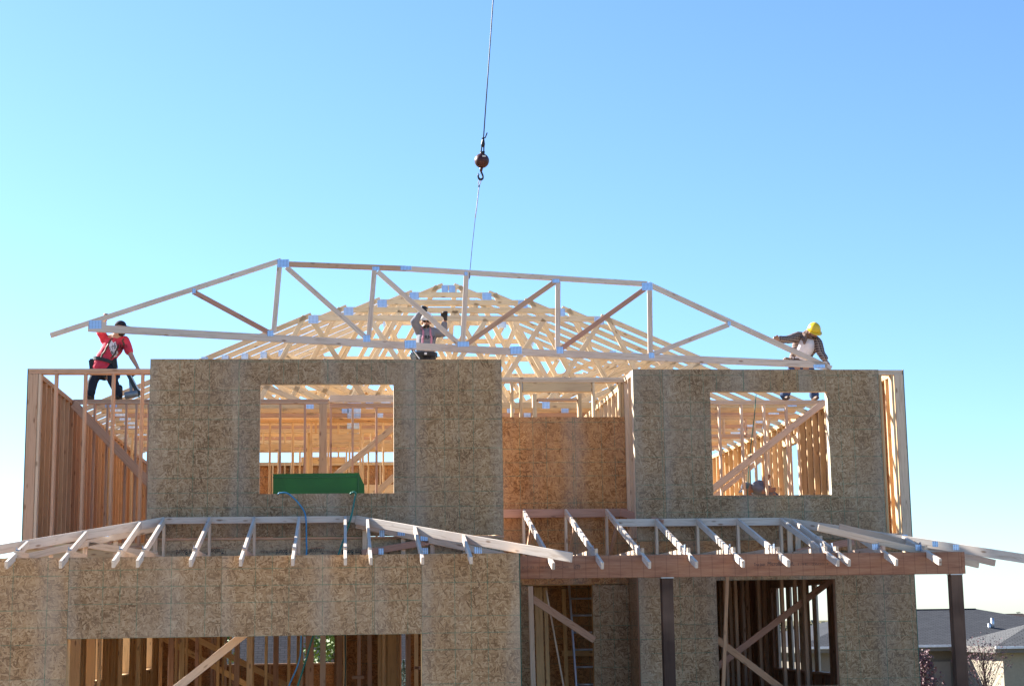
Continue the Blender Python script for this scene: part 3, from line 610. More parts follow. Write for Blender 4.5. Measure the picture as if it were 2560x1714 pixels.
# sloping ends of the set-back girder plus webs
for sg, x0 in ((1, xb), (-1, xa)):
    x1 = x0+sg*2.1; board('end_chord', (x0, YGR+.06, ZGR-.12), (x1, YGR+.06, HE+.05), .089, T, gr, 'lumber')
    board('web', (x0+sg*.08, YGR+.06, HE+.12), (x0+sg*1.0, YGR+.06, ZGR-.36), .089, T, gr, 'red_lumber' if sg > 0 else 'lumber')
    for k in (.12, .65, 1.05, 1.5): board('post', (x0+sg*k, YGR+.1, HE), (x0+sg*k, YGR+.1, ZGR-.1-k*.26), .06, T, gr, 'lumber', (1, 0, 0))
for x, y in ((1003, 1330), (1195, 1375), (955, 1333), (953, 1378), (1060, 1343), (1061, 1377)):
    nail_plate(PY(x, y, YGR+.03 if x < 1190 else 21.35), .07 if x < 1000 else .1, .09, gr)
nail_plate(PY(262, 1331, YGR-.0), .11, .10, gr)
# porch roof
YPG, ZPG, YPT, ZPT = 23.8, 1.474+ZC, 21.05, .753+ZC; MP = (ZPG-ZPT)/(YPG-YPT)
pr = node('porch_roof', H, (6, 22.5, HE)); x0 = PY(1540, 1300, YPG).x; x1 = PY(1960, 1294, YPG).x
board('flat_chord', (x0, YPG+.02, ZPG-.055), (x1, YPG+.02, ZPG-.055), .11, T, pr, 'pale_lumber')
board('bottom_chord', (XM, YPG+.02, HE+.05), (XR, YPG+.02, HE+.05), .089, T, pr, 'lumber')
for tx in (1744, 1860, 1974, 2095): mono(pr, PY(tx, 1402, YPT).x, YPG, ZPG, YPT, ZPT, YBM)
a, b = hip(pr, x1, YPG, ZPG, 1, 2.95, 2.95*MP)
for tx in (2124, 2244, 2352):
    X = PY(tx, 1400, YPT).x; mono(pr, X, YPG-(X-x1), ZPG-(X-x1)*MP, YPT, ZPT, YBM, post=tx == 2244)
board('web', (x1+.15, YPG-.1, HE+.1), (x1+1.0, YPG-.1, ZPG-.36), .10, T, pr, 'red_lumber')
for k in (.1, .22, .55): board('post', (x1+k, YPG+.1, HE), (x1+k, YPG+.1, ZPG-.12-k*.26), .08, T, pr, 'lumber', (1, 0, 0))
for k, yy in enumerate((21.75, 22.35)):
    xe = PY(2447 if k == 0 else 2488, 1412, yy).x; board('side_jack', (xe, yy, PY(2450, 1411-k*4, yy).z), (xe-2.2, yy, PY(2450, 1411-k*4, yy).z+2.2*.235), .089, T, pr, 'lumber')
for x, y, Y in ((2262, 1342, 22.6), (2260, 1370, 22.6), (2338, 1359, 22.0), (2390, 1367, 21.6), (2188, 1366, 21.72), (2296, 1368, 21.72), (2115, 1330, 23.2)):
    nail_plate(PY(x, y, Y), .08, .075, pr)
YQ, ZQ = 24.55, 1.674+ZC
board('flat_chord', (XB1+.02, YQ+.02, ZQ-.06), (XM-.02, YQ+.02, ZQ-.06), .125, T, pr, 'red_lumber')
for tx in (1384, 1507, 1626):
    X = PY(tx, 1404, YPT).x; t_ = mono(pr, X, YQ-.02, ZQ, YPT, ZPT, YBM)
    board('web', (X+.03, YQ-.05, HE+.1), (X+.03, YQ-.75, ZQ-.30), .075, T, t_, 'fir')
a, b = V((XM-.12, YQ, ZQ-.01)), V((XM+.35, YPG-.05, ZPG-.02)); board('valley_board', a-V((0, 0, .05)), b-V((0, 0, .05)), .11, T, pr, 'red_lumber')

# ------------------------------------------------------------------ roof trusses already standing on the plates
CX, SP, ZBT, MT, HEEL = 1.95, 6.17, HT+.004, .43, .13
def truss(k):
    Y = 28.45+.61*k; w = abs(Y-30.97)+.04; hipk = w > .1
    t = node('hip_truss' if hipk else 'roof_truss', H, (CX, Y, HT)); mt = 'yellow_pine'; bw = .10
    zt = lambda d: ZBT+HEEL+MT*(SP-d); zc = ZBT+bw/2
    board('bottom_chord', (CX-SP, Y, zc), (CX+SP, Y, zc), bw, T, t, ('warm_lumber', 'glow_lumber', 'fir')[k % 3])
    topd = w if hipk else 0.0
    for sg in (-1, 1):
        nrm = V((sg*MT, 0, 1)).normalized(); a = V((CX+sg*(SP+.62), Y, zt(SP+.62)))-nrm*.045; b = V((CX+sg*(topd-(.0 if hipk else 0)), Y, zt(topd)))-nrm*.045
        board('top_chord', a, b, .089, T, t, mt, nrm)
    W_ = lambda p, q, m_=mt: board('web', V((CX+p[0], Y, p[1])), V((CX+q[0], Y, q[1])), .089, T, t, m_)
    top_at = lambda x: min(zt(abs(x)), zt(w) if hipk else 9e9)-.06
    NP = []
    if hipk:
        zf = zt(w)-.05; board('flat_chord', (CX-w+.02, Y, zf-.045), (CX+w-.02, Y, zf-.045), .10, T, t, mt)
        n_ = max(1, round(2*w/1.05)); nodes = [-w+2*w*i/n_ for i in range(n_+1)]
        for i, x in enumerate(nodes):
            W_((x, zc), (x, zf-.05)); NP += [(x, zc+.01, .13, .13)]
            if i < n_:
                if ((x+nodes[i+1])/2 < 0) == (k % 2 == 0): W_((x, zf-.06), (nodes[i+1], zc))
                else: W_((x, zc), (nodes[i+1], zf-.06))
        for sg in (-1, 1):
            NP.append((sg*(w-.05), zf-.075, min(.17, w), .14)); xm1 = (SP+w)/2
            W_((sg*w, zc), (sg*xm1, top_at(xm1))); NP.append((sg*xm1, top_at(xm1)-.01, .12, .12))
            if SP-w > 4 and k % 2 == 0: W_((sg*xm1, top_at(xm1)), (sg*(xm1+.9), zc), 'lumber')
            if SP-w > 2.2: W_((sg*xm1, top_at(xm1)), (sg*xm1, zc)); W_((sg*((w+xm1)/2), zc), (sg*xm1, top_at(xm1)))
            if SP-w > 2.8: W_((sg*(w+.1), top_at(w)), (sg*((w+xm1)/2), zc))
            if SP-w > 3.5: W_((sg*(w+xm1)/2, top_at((w+xm1)/2)), (sg*(w+xm1)/2, zc))
    else:
        W_((0, zc), (0, zt(0)-.08)); NP += [(0, zt(0)-.10, .2, .16), (0, zc, .26, .13)]
        for sg in (-1, 1):
            W_((0, zc), (sg*2.05, top_at(2.05))); W_((sg*2.05, zc), (sg*2.05, top_at(2.05))); W_((sg*2.05, zc), (sg*4.1, top_at(4.1))); W_((sg*4.1, zc), (sg*4.1, top_at(4.1)))
            NP += [(sg*4.1, top_at(4.1), .12, .12)]
    NP += [(-1.8, zc, .24, .10), (2.6, zc, .24, .10), (SP-.25, zc+.04, .2, .13), (-SP+.25, zc+.04, .2, .13)]
    if k < 8:
        for x, z, a, b in NP: nail_plate(V((CX+x, Y-.021, z)), a, b, t)
    return t
for k in range(13): truss(k)
for x, z in ((-2.2, ZBT+.13), (2.4, ZBT+.13)):
    board('lateral_brace', (CX+x, 28.3, z), (CX+x+.1, 35.9, z), .089, T, H, 'warm_lumber', (1, 0, 0))

# ------------------------------------------------------------------ hoisted truss
YH = 27.05
ht = node('hoisted_roof_truss', None, tuple(PY(1160, 870, YH)), 'pale flat-topped roof truss hanging tilted from the crane sling, held by workers', 'roof truss')
def mem(name, a, b, w, mat='pale_lumber', dy=0):
    mat = 'pale_lumber' if mat == 'lumber' else mat
    p, q = PY(*a, YH+dy), PY(*b, YH+dy); d = (q-p).normalized(); nrm = d.cross(V((0, 1, 0)))
    return board(name, p, q, w, T, ht, mat, nrm)
mem('bottom_chord', (220, 819.5), (1290, 879.5), .122); mem('bottom_chord', (1290, 879.5), (2068, 912), .118)
mem('top_chord', (126, 838.5), (703, 651), .084); mem('top_chord', (712, 660), (1015, 671.5), .089, 'fir'); mem('top_chord', (1015, 671.5), (1618, 710), .089)
mem('top_chord', (1620, 710), (2078, 921), .092)
mem('heel_block', (232, 806), (266, 811), .075, dy=.002); mem('heel_block', (2036, 913), (2066, 917), .09, dy=.002)
for a, b, mt in (((483, 729), (672, 831), 'red_lumber'), ((699, 664), (684, 832), 'lumber'), ((716, 668), (914, 843), 'lumber'), ((936, 675), (922, 842), 'lumber'), ((944, 679), (1146, 859), 'lumber'), ((1166, 686), (1157, 860), 'lumber'), ((1166, 860), (1388, 704), 'fir'), ((1395, 704), (1394, 872), 'lumber'), ((1402, 872), (1612, 722), 'red_lumber'), ((1624, 722), (1626, 884), 'lumber'), ((1634, 884), (1822, 811), 'lumber')):
    mem('web', a, b, .083, mt, .0015)
def hp(x, y, wx, wz, ang=0):
    a = PY(x, y, YH-.021); nail_plate(a, wx/151., wz/151., ht, ang)
for x, y, a, b in ((238, 811, 30, 21), (708, 658, 29, 20), (485, 727, 8, 12), (676, 833, 15, 14), (917, 846, 18, 17), (940, 671, 18, 10), (1015, 670, 28, 10), (1026, 860, 29, 20), (1158, 860, 29, 13), (1165, 684, 8, 10), (1390, 702, 18, 10), (1400, 875, 17, 17), (1290, 875, 29, 19), (1618, 716, 28, 20), (1629, 888, 14, 14), (1823, 808, 8, 11), (2048, 915, 30, 9)): hp(x, y, a, b, .03)

# ------------------------------------------------------------------ crane line
pc = PY(1204.5, 402, YH)
ck = node('crane_hook', None, tuple(pc), 'dark red crane ball with steel hook hanging from a long cable', 'crane hook')
top = pc + (PY(1232, 0, YH)-PY(1208, 345, YH)).normalized()*14
d = (top-pc).normalized(); R_ = .126
tube('cable', [PY(1208.5, 350, YH), PY(1208.5, 350, YH)+(PY(1232, 0, YH)-PY(1208, 345, YH))*.5, top], .010, ck, 'cable_steel', 8)
prof = [(R_*math.cos(math.pi*(1-i/14)), max(.004, R_*math.sin(math.pi*i/14))) for i in range(15)]
ball = lathe('ball', prof, pc, pc+d, ck, 'ball_paint', 28)
lathe('collar', [(-.03, .035), (.0, .042), (.02, .034)], pc+d*(R_+.01), pc+d*(R_+.1), ck, 'hook_steel', 14)
box('white_mark', pc+V((.0, -R_*.985, .035)), pc+V((.055, -R_*.93, .06)), ball, 'white_mark')
p0 = pc+d*(R_+.03)
for sg in (-1, 1): board('shackle_arm', p0+V((sg*.022, 0, 0)), p0+d*.11+V((sg*.018, 0, 0)), .022, .03, ck, 'hook_steel')
lathe('shackle_pin', [(0, .014), (.08, .014)], p0+V((-.04, 0, .0)), p0+V((.05, 0, 0)), ck, 'hook_steel', 10)
lathe('socket', [(0, .03), (.05, .035), (.12, .022), (.17, .012)], p0+d*.09, p0+d*.3, ck, 'hook_steel', 12)
tube('cable_clip', [p0+d*.24+V((-.03, 0, 0)), p0+d*.25+V((.03, 0, .0)), p0+d*.31+V((.06, 0, .03))], .011, ck, 'hook_steel', 6)
q0 = pc-d*(R_-.005); lathe('swivel', [(0, .032), (.03, .026), (.075, .020)], q0, q0-d, ck, 'ball_paint', 12)
hk = [PY(x, y, YH) for x, y in ((1202.5, 427), (1204.5, 433), (1207, 440), (1206.5, 446), (1201.5, 449), (1196.5, 445), (1195, 438), (1195.5, 433))]
tube('hook', spline(hk, 5), [.014]*5+[.016]*10+[.020]*10+[.016]*6+[.009]*5, ck, 'hook_steel', 8)
board('hook_latch', PY(1202.5, 430, YH), PY(1197, 439, YH), .012, .02, ck, 'galvanized')
sg_ = node('lifting_sling', None, tuple(PY(1174, 688, YH)), 'thin rope sling between the crane hook and the raised truss', 'sling')
tube('eye_loop', spline([PY(x, y, YH) for x, y in ((1197.5, 466), (1196, 456), (1199, 448), (1203, 449), (1201, 457), (1198, 466))], 4), .007, sg_, 'sling_light', 6)
box('ferrule', PY(1195.5, 468, YH+.01), PY(1199.5, 464, YH-.01), sg_, 'black_plastic')
tube('rope', [PY(1197.5, 467, YH), PY(1191.5, 520, YH), PY(1188, 545, YH)], .008, sg_, 'sling_light', 6)
tube('rope', [PY(1188, 545, YH), PY(1180, 620, YH), PY(1174.5, 682, YH)], .0055, sg_, 'sling', 6)
tube('choker', spline([PY(1174.5, 681, YH-.02), PY(1173.5, 690, YH-.026), PY(1173, 697, YH), PY(1175, 690, YH+.026), PY(1175, 681, YH+.02)], 5), .006, sg_, 'sling', 6)

# ------------------------------------------------------------------ site things
# green chest inside the bay window
YC = 23.75
a, b = PY(683, 1184, YC), PY(911, 1240, YC)
gc = node('site_chest', None, ((a.x+b.x)/2, YC+.3, HF), 'long dark green steel chest standing behind the sill of the bay window', 'chest')
z1 = a.z; z0 = HF-.02; xr = PY(897, 1190, YC).x
vs = []
for y in (YC, YC+.6):
    vs += [(a.x, y, z0), (PY(911, 1240, YC).x, y, z0), (PY(911, 1212, YC).x, y, PY(911, 1212, YC).z), (xr, y, z1+.01), (a.x, y, z1)]
o = from_data('chest_body', vs, [(0, 1, 2, 3, 4), (9, 8, 7, 6, 5), (0, 5, 6, 1), (1, 6, 7, 2), (2, 7, 8, 3), (3, 8, 9, 4), (4, 9, 5, 0)], gc, 'green_steel')
board('lid_rim', (a.x-.006, YC-.004, z1-.05), (xr-.01, YC-.004, z1-.045), .018, .012, gc, 'green_side')
board('corner_angle', (xr-.004, YC-.004, z0), (xr-.004, YC-.004, z1), .025, .008, gc, 'green_side', (1, 0, 0))
# hoses
def hose(name, pts, r, mat, label, cat='hose'):
    o = tube(name, spline(pts, 8), r, None, mat, 8); return tag(o, label, cat)
hose('air_hose', [V((-.95, 23.6, HF+.5)), PY(695, 1236, YB+.05), PY(703, 1231, YB-.03), PY(720, 1233, YB-.05), PY(742, 1252, YB-.06), PY(760, 1277, YB-.06), PY(765, 1300, YGR-.06), PY(766, 1345, YGR-.1), PY(766, 1386, 22.6), PY(758, 1470, 22.5), PY(753, 1590, 22.4), PY(748, 1650, 22.4), PY(722, 1714, 22.3), PY(705, 1760, 22.2)], .011, 'blue_hose', 'blue air hose looping out over the bay window sill and hanging down')
hose('air_hose', [V((.15, 23.62, HF+.55)), PY(876, 1236, YB+.05), PY(882, 1230, YB-.03), PY(889, 1232, YB-.04), PY(886, 1250, YB-.05), PY(878, 1290, YGR-.06), PY(862, 1340, YGR-.1), PY(846, 1386, 22.5), PY(820, 1480, 22.6), PY(782, 1590, 22.7), PY(763, 1655, 22.7), PY(742, 1720, 22.6), PY(725, 1770, 22.6)], .013, 'green_hose', 'green air hose bunched at the sill above the flat roof chord')
hose('power_cord', [V((PY(866, 1500, 24).x, 24, HE-.05)), PY(863, 1600, 24), PY(864, 1660, 24), PY(861, 1760, 24)], .011, 'dark_hose', 'dark cord hanging straight down inside the garage opening', 'cord')
hose('power_cord', [PZ(1885, 960, HT+.4)*0+PY(1890, 985, 27.1), PY(1886, 1040, 27.1), PY(1880, 1090, 27.15), PY(1872, 1170, 27.15), PY(1868, 1260, 27.15)], .008, 'green_hose', 'thin green cord hanging from the plate above the second window', 'cord')
# ladder behind the entry opening
YLD = 26.0; l0, l1 = PY(1421, 1440, YLD), PY(1441, 1720, YLD-.5); w_ = .42
dl = (l1-l0).normalized(); l1 = l0+dl*((0.34-l0.z)/dl.z)
lad = node('ladder', None, (l1.x+.2, l1.y, FL), 'aluminium ladder leaning inside the dark entry opening', 'ladder')
for dx in (0, w_): board('rail', l1+V((dx, 0, 0)), l0+V((dx, 0, 0))+(l0-l1)*.08, .075, .028, lad, 'aluminium', (0, 1, 0))
L_ = (l0-l1).length; k = .15
while k < L_*1.05:
    p = l1+(l0-l1)*(k/L_); lathe('rung', [(0, .016), (w_-.03, .016)], p+V((.015, 0, 0)), p+V((w_, 0, 0)), lad, 'aluminium', 10); k += .272

# ------------------------------------------------------------------ workers
def _ico(sub):
    b = bmesh.new(); bmesh.ops.create_icosphere(b, subdivisions=sub, radius=1); b.verts.ensure_lookup_table()
    r = ([v.co.copy() for v in b.verts], [tuple(v.index for v in f.verts) for f in b.faces]); b.free(); return r
ICO2, ICO3 = _ico(2), _ico(3)
def blob(name, prims, parent, mat, vox=.009, smooth=4, noise=0., nsc=9):
    """union of tapered limbs and ellipsoids, fused into one continuous skin"""
    vs, fs = [], []
    def add(t, mm):
        k = len(vs); vs.extend(mm @ v for v in t[0]); fs.extend(tuple(i+k for i in f) for f in t[1])
    for p in prims:
        if p[0] == 'e':
            _, c, r, rot = p; add(ICO3, Matrix.Translation(c) @ (rot.to_4x4() if rot else Matrix.Identity(4)) @ Matrix.Diagonal((r[0], r[1], r[2], 1)))
        else:
            a, ra, b, rb = p[:4]; a, b = V(a), V(b); add(ICO2, Matrix.Translation(a) @ Matrix.Scale(ra, 4)); add(ICO2, Matrix.Translation(b) @ Matrix.Scale(rb, 4)); d = b-a
            if d.length > 1e-4:
                d.normalize(); u = d.orthogonal().normalized(); w = d.cross(u); k = len(vs); n = 14
                for c, r in ((a, ra), (b, rb)): vs.extend(c+(u*math.cos(2*math.pi*q/n)+w*math.sin(2*math.pi*q/n))*r for q in range(n))
                fs.extend((k+q, k+(q+1) % n, k+n+(q+1) % n, k+n+q) for q in range(n)); fs.append(tuple(range(k+n-1, k-1, -1))); fs.append(tuple(range(k+n, k+2*n)))
    me = bpy.data.meshes.new(name); me.from_pydata(vs, [], fs); me.update()
    t = bpy.data.objects.new('tmp', me)
    r = t.modifiers.new('r', 'REMESH'); r.mode = 'VOXEL'; r.voxel_size = vox
    sm = t.modifiers.new('s', 'SMOOTH'); sm.iterations = smooth; sm.factor = .5
    m2 = evaluated(t)
    if noise:
        from mathutils import noise as nz
        ns = [v.normal.copy() for v in m2.vertices]
        for v, q in zip(m2.vertices, ns):
            k = nz.noise(v.co*nsc)+.5*nz.noise(v.co*nsc*2.3); v.co += q*(k*noise)
    m2.materials.clear(); o = meshobj(name, m2, parent, mat, True); o.data.name = name; return o
def hand(wr, dv, side, curl=.5, sp=1., r=.0095, pn=None):
    """palm and five fingers; dv points along the hand, side to the thumb, fingers curl to pn"""
    dv = dv.normalized(); side = (side-dv*side.dot(dv)).normalized(); n = pn if pn is not None else dv.cross(side)
    n = (n-dv*n.dot(dv)-side*n.dot(side)).normalized(); out = [(wr, .024, wr+dv*.03, .026)]
    for k, (o_, ln) in enumerate(((.030, .072), (.010, .080), (-.011, .076), (-.030, .060))):
        b = wr+dv*.085+side*o_*sp; out.append((wr+dv*.02+side*o_*.6, .017, b, .013)); p = b; ang = curl*.5
        for seg in range(3):
            ang += curl*.55; q = p+(dv*math.cos(ang)+n*math.sin(ang))*ln*(.45, .32, .25)[seg]; out.append((p, r*(1.05-.1*seg), q, r*(.95-.1*seg))); p = q
    b = wr+dv*.025+side*.028; q = b+(dv*.55+side*.75+n*.15).normalized()*.035; out += [(b, .014, q, .012)]; q2 = q+(dv*.85+side*.25+n*.5*curl).normalized()*.032; out.append((q, .0115, q2, .0095))
    return out
def head(c, f, u, k=1.):
    """skull, jaw, nose and ears about centre c; f is where the face looks, u is up"""
    f = f.normalized(); u = (u-f*u.dot(f)).normalized(); s = f.cross(u); R3 = Matrix((s, f, u)).transposed()
    return [('e', c+u*.02*k-f*.008, (.074*k, .094*k, .105*k), R3), ('e', c-u*.055*k+f*.028, (.054*k, .062*k, .062*k), R3), (c-u*.015+f*.085*k, .012, c-u*.032+f*.108*k, .014),
            ('e', c-u*.02+s*.076*k, (.012, .022, .032), R3), ('e', c-u*.02-s*.076*k, (.012, .022, .032), R3), (c-u*.09+f*.07, .022, c-u*.095+f*.075, .02)]
def face_bits(par, c, f, u, beard=True, shades=False):
    f = f.normalized(); u = (u-f*u.dot(f)).normalized(); s = f.cross(u); R3 = Matrix((s, f, u)).transposed()
    for sg in (-1, 1):
        blob('eye' if not shades else 'lens', [('e', c+f*.083+s*sg*.031+u*.004, (.012, .008, .008) if not shades else (.026, .014, .018), R3)], par, 'dark_glass', .003, 1)
        blob('eyebrow', [(c+f*.088+s*sg*.016+u*.022, .005, c+f*.082+s*sg*.046+u*.022, .004)], par, 'hair', .003, 1)
    blob('mouth', [(c+f*.094-s*.02-u*.062, .0055, c+f*.094+s*.02-u*.062, .0055)], par, 'red_ink', .003, 1)
    if beard: blob('beard', [('e', c+f*.036-u*.078, (.058, .064, .045), R3), ('e', c+f*.088-u*.048, (.026, .014, .008), R3)], par, 'hair', .005, 2)
def cap_shell(name, par, c, f, u, r, mat, brim=.1, full=False, k=1.0):
    f = f.normalized(); u = (u-f*u.dot(f)).normalized(); s = f.cross(u); vs = []; fs = []; n = 24; m_ = 8
    for i in range(m_+1):
        th = math.pi/2*i/m_; z = math.sin(th); q = math.cos(th)
        for j in range(n):
            a = 2*math.pi*j/n; rib = 1+.02*math.cos(3*a)*q if full else 1
            vs.append(c+(s*math.cos(a)*r[0]+f*math.sin(a)*r[1])*max(q, .02)*rib+u*z*r[2])
    for i in range(m_):
        for j in range(n): fs.append((i*n+j, i*n+(j+1) % n, (i+1)*n+(j+1) % n, (i+1)*n+j))
    fs.append(tuple(m_*n+j for j in range(n))); fs.append(tuple(range(n-1, -1, -1)))
    o = from_data(name, vs, fs, par, mat, True)
    bv = []; bf = []; nb = 11; th = .006
    for lay in (0, -th):
        for j in range(nb):
            a = math.pi*(j/(nb-1)) if not full else math.pi*(-.12+1.24*j/(nb-1))
            e = c+s*math.cos(a)*r[0]*.98+f*math.sin(a)*r[1]*.98+u*lay; fw2 = max(0, math.sin(a))
            bv.append(e); bv.append(e+(s*math.cos(a)*.02+f*(brim*fw2**.6))+u*(-.018*fw2))
    for j in range(nb-1):
        a = 2*j; bf += [(a, a+1, a+3, a+2), (2*nb+a, 2*nb+a+2, 2*nb+a+3, 2*nb+a+1), (a+1, 2*nb+a+1, 2*nb+a+3, a+3)]
    from_data('brim', bv, bf, o, mat, True); return o
def drape(o, target, dirv=V((0, 1, 0)), off=.004):
    """lay flat lettering onto the cloth surface below it"""
    tm = target.data; bvh = BVHTree.FromPolygons([v.co for v in tm.vertices], [p.vertices[:] for p in tm.polygons]); mw = o.matrix_basis.copy()
    for v in o.data.vertices:
        w = mw @ v.co; h = bvh.ray_cast(w-dirv*.6, dirv)
        v.co = (h[0]-dirv*off) if h[0] is not None else w
    o.matrix_basis = Matrix.Identity(4)
def strap(name, pts, wd, par, mat, target, off=.006):
    vs = []; fs = []; pts = spline(pts, 6); tm = target.data
    bvh = BVHTree.FromPolygons([v.co for v in tm.vertices], [p.vertices[:] for p in tm.polygons])
    def on(p):
        h = bvh.find_nearest(p); return h[0]+h[1]*off, h[1]
    for i, p in enumerate(pts):
        d = (pts[min(i+1, len(pts)-1)]-pts[max(i-1, 0)]).normalized(); c, n_ = on(p); s = d.cross(n_).normalized()
        for sg in (-1, 1):
            e = c+s*sg*wd/2; vs += [e, e-n_*.012]
    for i in range(len(pts)-1):
        a = 4*i; fs += [(a, a+2, a+6, a+4), (a, a+4, a+5, a+1), (a+2, a+3, a+7, a+6), (a+1, a+5, a+7, a+3)]
    return from_data(name, vs, fs, par, mat, True)
def belt(par, c, r, tilt, mat, wd=.05):
    vs = []; fs = []; n = 28
    for j in range(n):
        a = 2*math.pi*j/n; p = V((math.cos(a)*r[0], math.sin(a)*r[1], math.cos(a)*tilt))
        for q in (1, 1.07):
            for z in (-wd/2, wd/2): vs.append(c+V((p.x*q, p.y*q, p.z+z)))
    for j in range(n):
        a, b = 4*j, 4*((j+1) % n); fs += [(a+2, b+2, b+3, a+3), (a+1, b+1, b+0, a+0)[::-1], (a+1, a+3, b+3, b+1), (a, b, b+2, a+2)]
    return from_data('tool_belt', vs, fs, par, mat, False)
def pouch(par, c, w, h, d, mat='black_leather', name='pouch'):
    o = box(name, c-V((w/2, d/2, h/2)), c+V((w/2, d/2, h/2)), par, mat, .02); o.rotation_euler = (0, rnd.uniform(-.15, .15), 0); return o
def boots(par, pts, f, mat='black_leather'):
    for p in pts:
        s = f.cross(V((0, 0, 1))); b = blob('boot', [(p+V((0, 0, .035))-f*.06, .042, p+V((0, 0, .03))+f*.12, .034), (p+V((0, 0, .05))-f*.04, .05, p+V((0, 0, .2))-f*.03, .055)], par, mat, .009, 3)
        for v in b.data.vertices: v.co.z = max(v.co.z, p.z)

# --- worker in the red shirt
Y1 = 27.36
Pz = lambda x, y, dy=0: PY(x, y, Y1+dy)
p1 = node('person', None, (Pz(260, 995).x, Y1, HT), 'man in red T-shirt and black cap holding the raised truss end, nail gun in hand', 'person')
hc = Pz(301, 821, -.06); hf = V((.75, -.62, -.22)); hu = V((-.12, -.1, 1)); nb_ = Pz(291, 843); shL, shR = Pz(263, 849, .03), Pz(311, 852, -.03); el1, wr1 = Pz(248, 824, -.12), Pz(264, 799, -.255)
el2, wr2 = Pz(330, 893, -.10), Pz(344, 918, -.16); ch = Pz(284, 866); wa = Pz(262, 899); hp_ = Pz(256, 915)
hL, hR = Pz(246, 921, .02), Pz(273, 922, -.02); kL, kR = Pz(233, 953, -.07), Pz(284, 957, -.08)
aL, aR = PY(226, 986, 27.26), PY(296, 987, 27.26); fL, fR = V((aL.x, 27.25, HT)), V((aR.x, 27.25, HT))
hnd = hand(wr1, V((.15, -.1, 1)), V((1, -.2, 0)), 1.15, pn=V((.1, -1, .0)))+hand(wr2, V((.25, -.25, -1)), V((-1, -.3, 0)), 1.0, pn=V((-.3, -1, 0)))
body = blob('body', head(hc, hf, hu)+[(nb_, .056, hc-V((0, 0, .05)), .05), (nb_, .09, ch, .14), (ch, .14, wa, .12), (wa, .125, hp_, .13), (shL, .06, nb_, .08), (shR, .06, nb_, .08), (shL, .052, el1, .043), (el1, .043, wr1, .028), (shR, .052, el2, .042), (el2, .043, wr2, .028), (hp_, .1, kL, .06), (hp_, .1, kR, .06), (kL, .06, aL, .042), (kR, .06, aR, .042)]+hnd, p1, 'skin_fair', .0085, 3)
face_bits(p1, hc, hf, hu, True)
cap_shell('cap', p1, hc+V((0, 0, .05)), hf*V((1, 1, .3)), V((0, 0, 1)), (.088, .105, .085), 'black_denim', .10)
blob('hair', [('e', hc-hf.normalized()*.03+V((0, 0, .0)), (.08, .08, .085), None)], p1, 'hair', .008, 2)
sh1 = blob('shirt', [(nb_-V((0, 0, .02)), .085, ch, .168), (shL, .085, ch, .14), (shR, .085, ch, .14), (ch, .168, wa, .15), (wa, .15, hp_+V((0, 0, .0)), .165), (hp_, .165, hp_-V((.0, 0, .02)), .17), (shL, .085, shL.lerp(el1, .75), .072), (shR, .085, shR.lerp(el2, .62), .073)], p1, 'red_cotton', .011, 4, .009, 8)
blob('trousers', [(hp_-V((0, 0, .02)), .15, hL.lerp(hR, .5)-V((0, 0, .05)), .15), (hL, .105, kL, .082), (hR, .105, kR, .082), (kL, .082, aL, .07), (kR, .082, aR, .07)], p1, 'black_denim', .011, 4, .008, 10)
boots(p1, [fL, fR], V((-.35, -.9, 0)).normalized())
belt(p1, wa+V((-.01, 0, -.02)), (.168, .165), -.045, 'black_leather', .06)
pouch(p1, Pz(233, 912, .02), .12, .2, .13); pouch(p1, Pz(285, 908, -.02), .10, .2, .14); pouch(p1, Pz(262, 938, -.1), .06, .09, .08); pouch(p1, Pz(294, 938, .03), .08, .12, .1, 'blue_denim')
strap('suspender', [Pz(280, 838, -.16), Pz(268, 858, -.2), Pz(256, 880, -.2), Pz(248, 893, -.2)], .032, p1, 'brown_leather', sh1)
strap('suspender', [Pz(306, 843, -.16), Pz(303, 860, -.2), Pz(297, 880, -.2), Pz(282, 900, -.2)], .03, p1, 'brown_leather', sh1)
fl = [PY(x, y, Y1-.3) for x, y in ((270, 856), (273, 851), (276, 846), (280, 853), (286, 849.5), (288, 858), (290, 866), (290.5, 874), (293, 882), (284, 886), (281, 888), (276, 881), (273, 873), (270, 866))]
o = from_data('shirt_print', [p for p in fl]+[sum(fl, V((0, 0, 0)))/len(fl)], [(i, (i+1) % len(fl), len(fl)) for i in range(len(fl))], p1, 'white_cotton')
bmx = bmesh.new(); bmx.from_mesh(o.data); bmesh.ops.subdivide_edges(bmx, edges=bmx.edges, cuts=5, use_grid_fill=True); bmx.to_mesh(o.data); bmx.free(); drape(o, sh1, off=.004)
for s_, x, y, sz in (('LEVI', 277, 862.5, .066), ('STRAUSS', 269.5, 871.5, .066), ('& CO.', 274, 881, .066)):
    a = PY(x, y, Y1-.3); o = text('shirt_lettering', s_, sz*1.15, a, (math.pi/2, -.16, 0), p1, 'ink'); o.data.update(); drape(o, sh1, off=.008)
ng = node('nail_gun', None, tuple(Pz(344, 928, -.17)), 'black framing nail gun with grey drum hanging from the hand of the red-shirted worker', 'nail gun')
board('magazine', Pz(321, 934, -.17), Pz(349, 988, -.17), .075, .05, ng, 'black_plastic', (1, 0, 0)); board('handle', Pz(343, 930, -.17), Pz(327, 942, -.17), .04, .035, ng, 'black_plastic', (1, 0, 1))
board('nail_strip', Pz(327, 937, -.2), Pz(347, 974, -.2), .02, .012, ng, 'galvanized', (1, 0, 0)); board('nose', Pz(326, 950, -.17), Pz(329, 986, -.17), .05, .04, ng, 'grey_tool', (1, 0, 0))
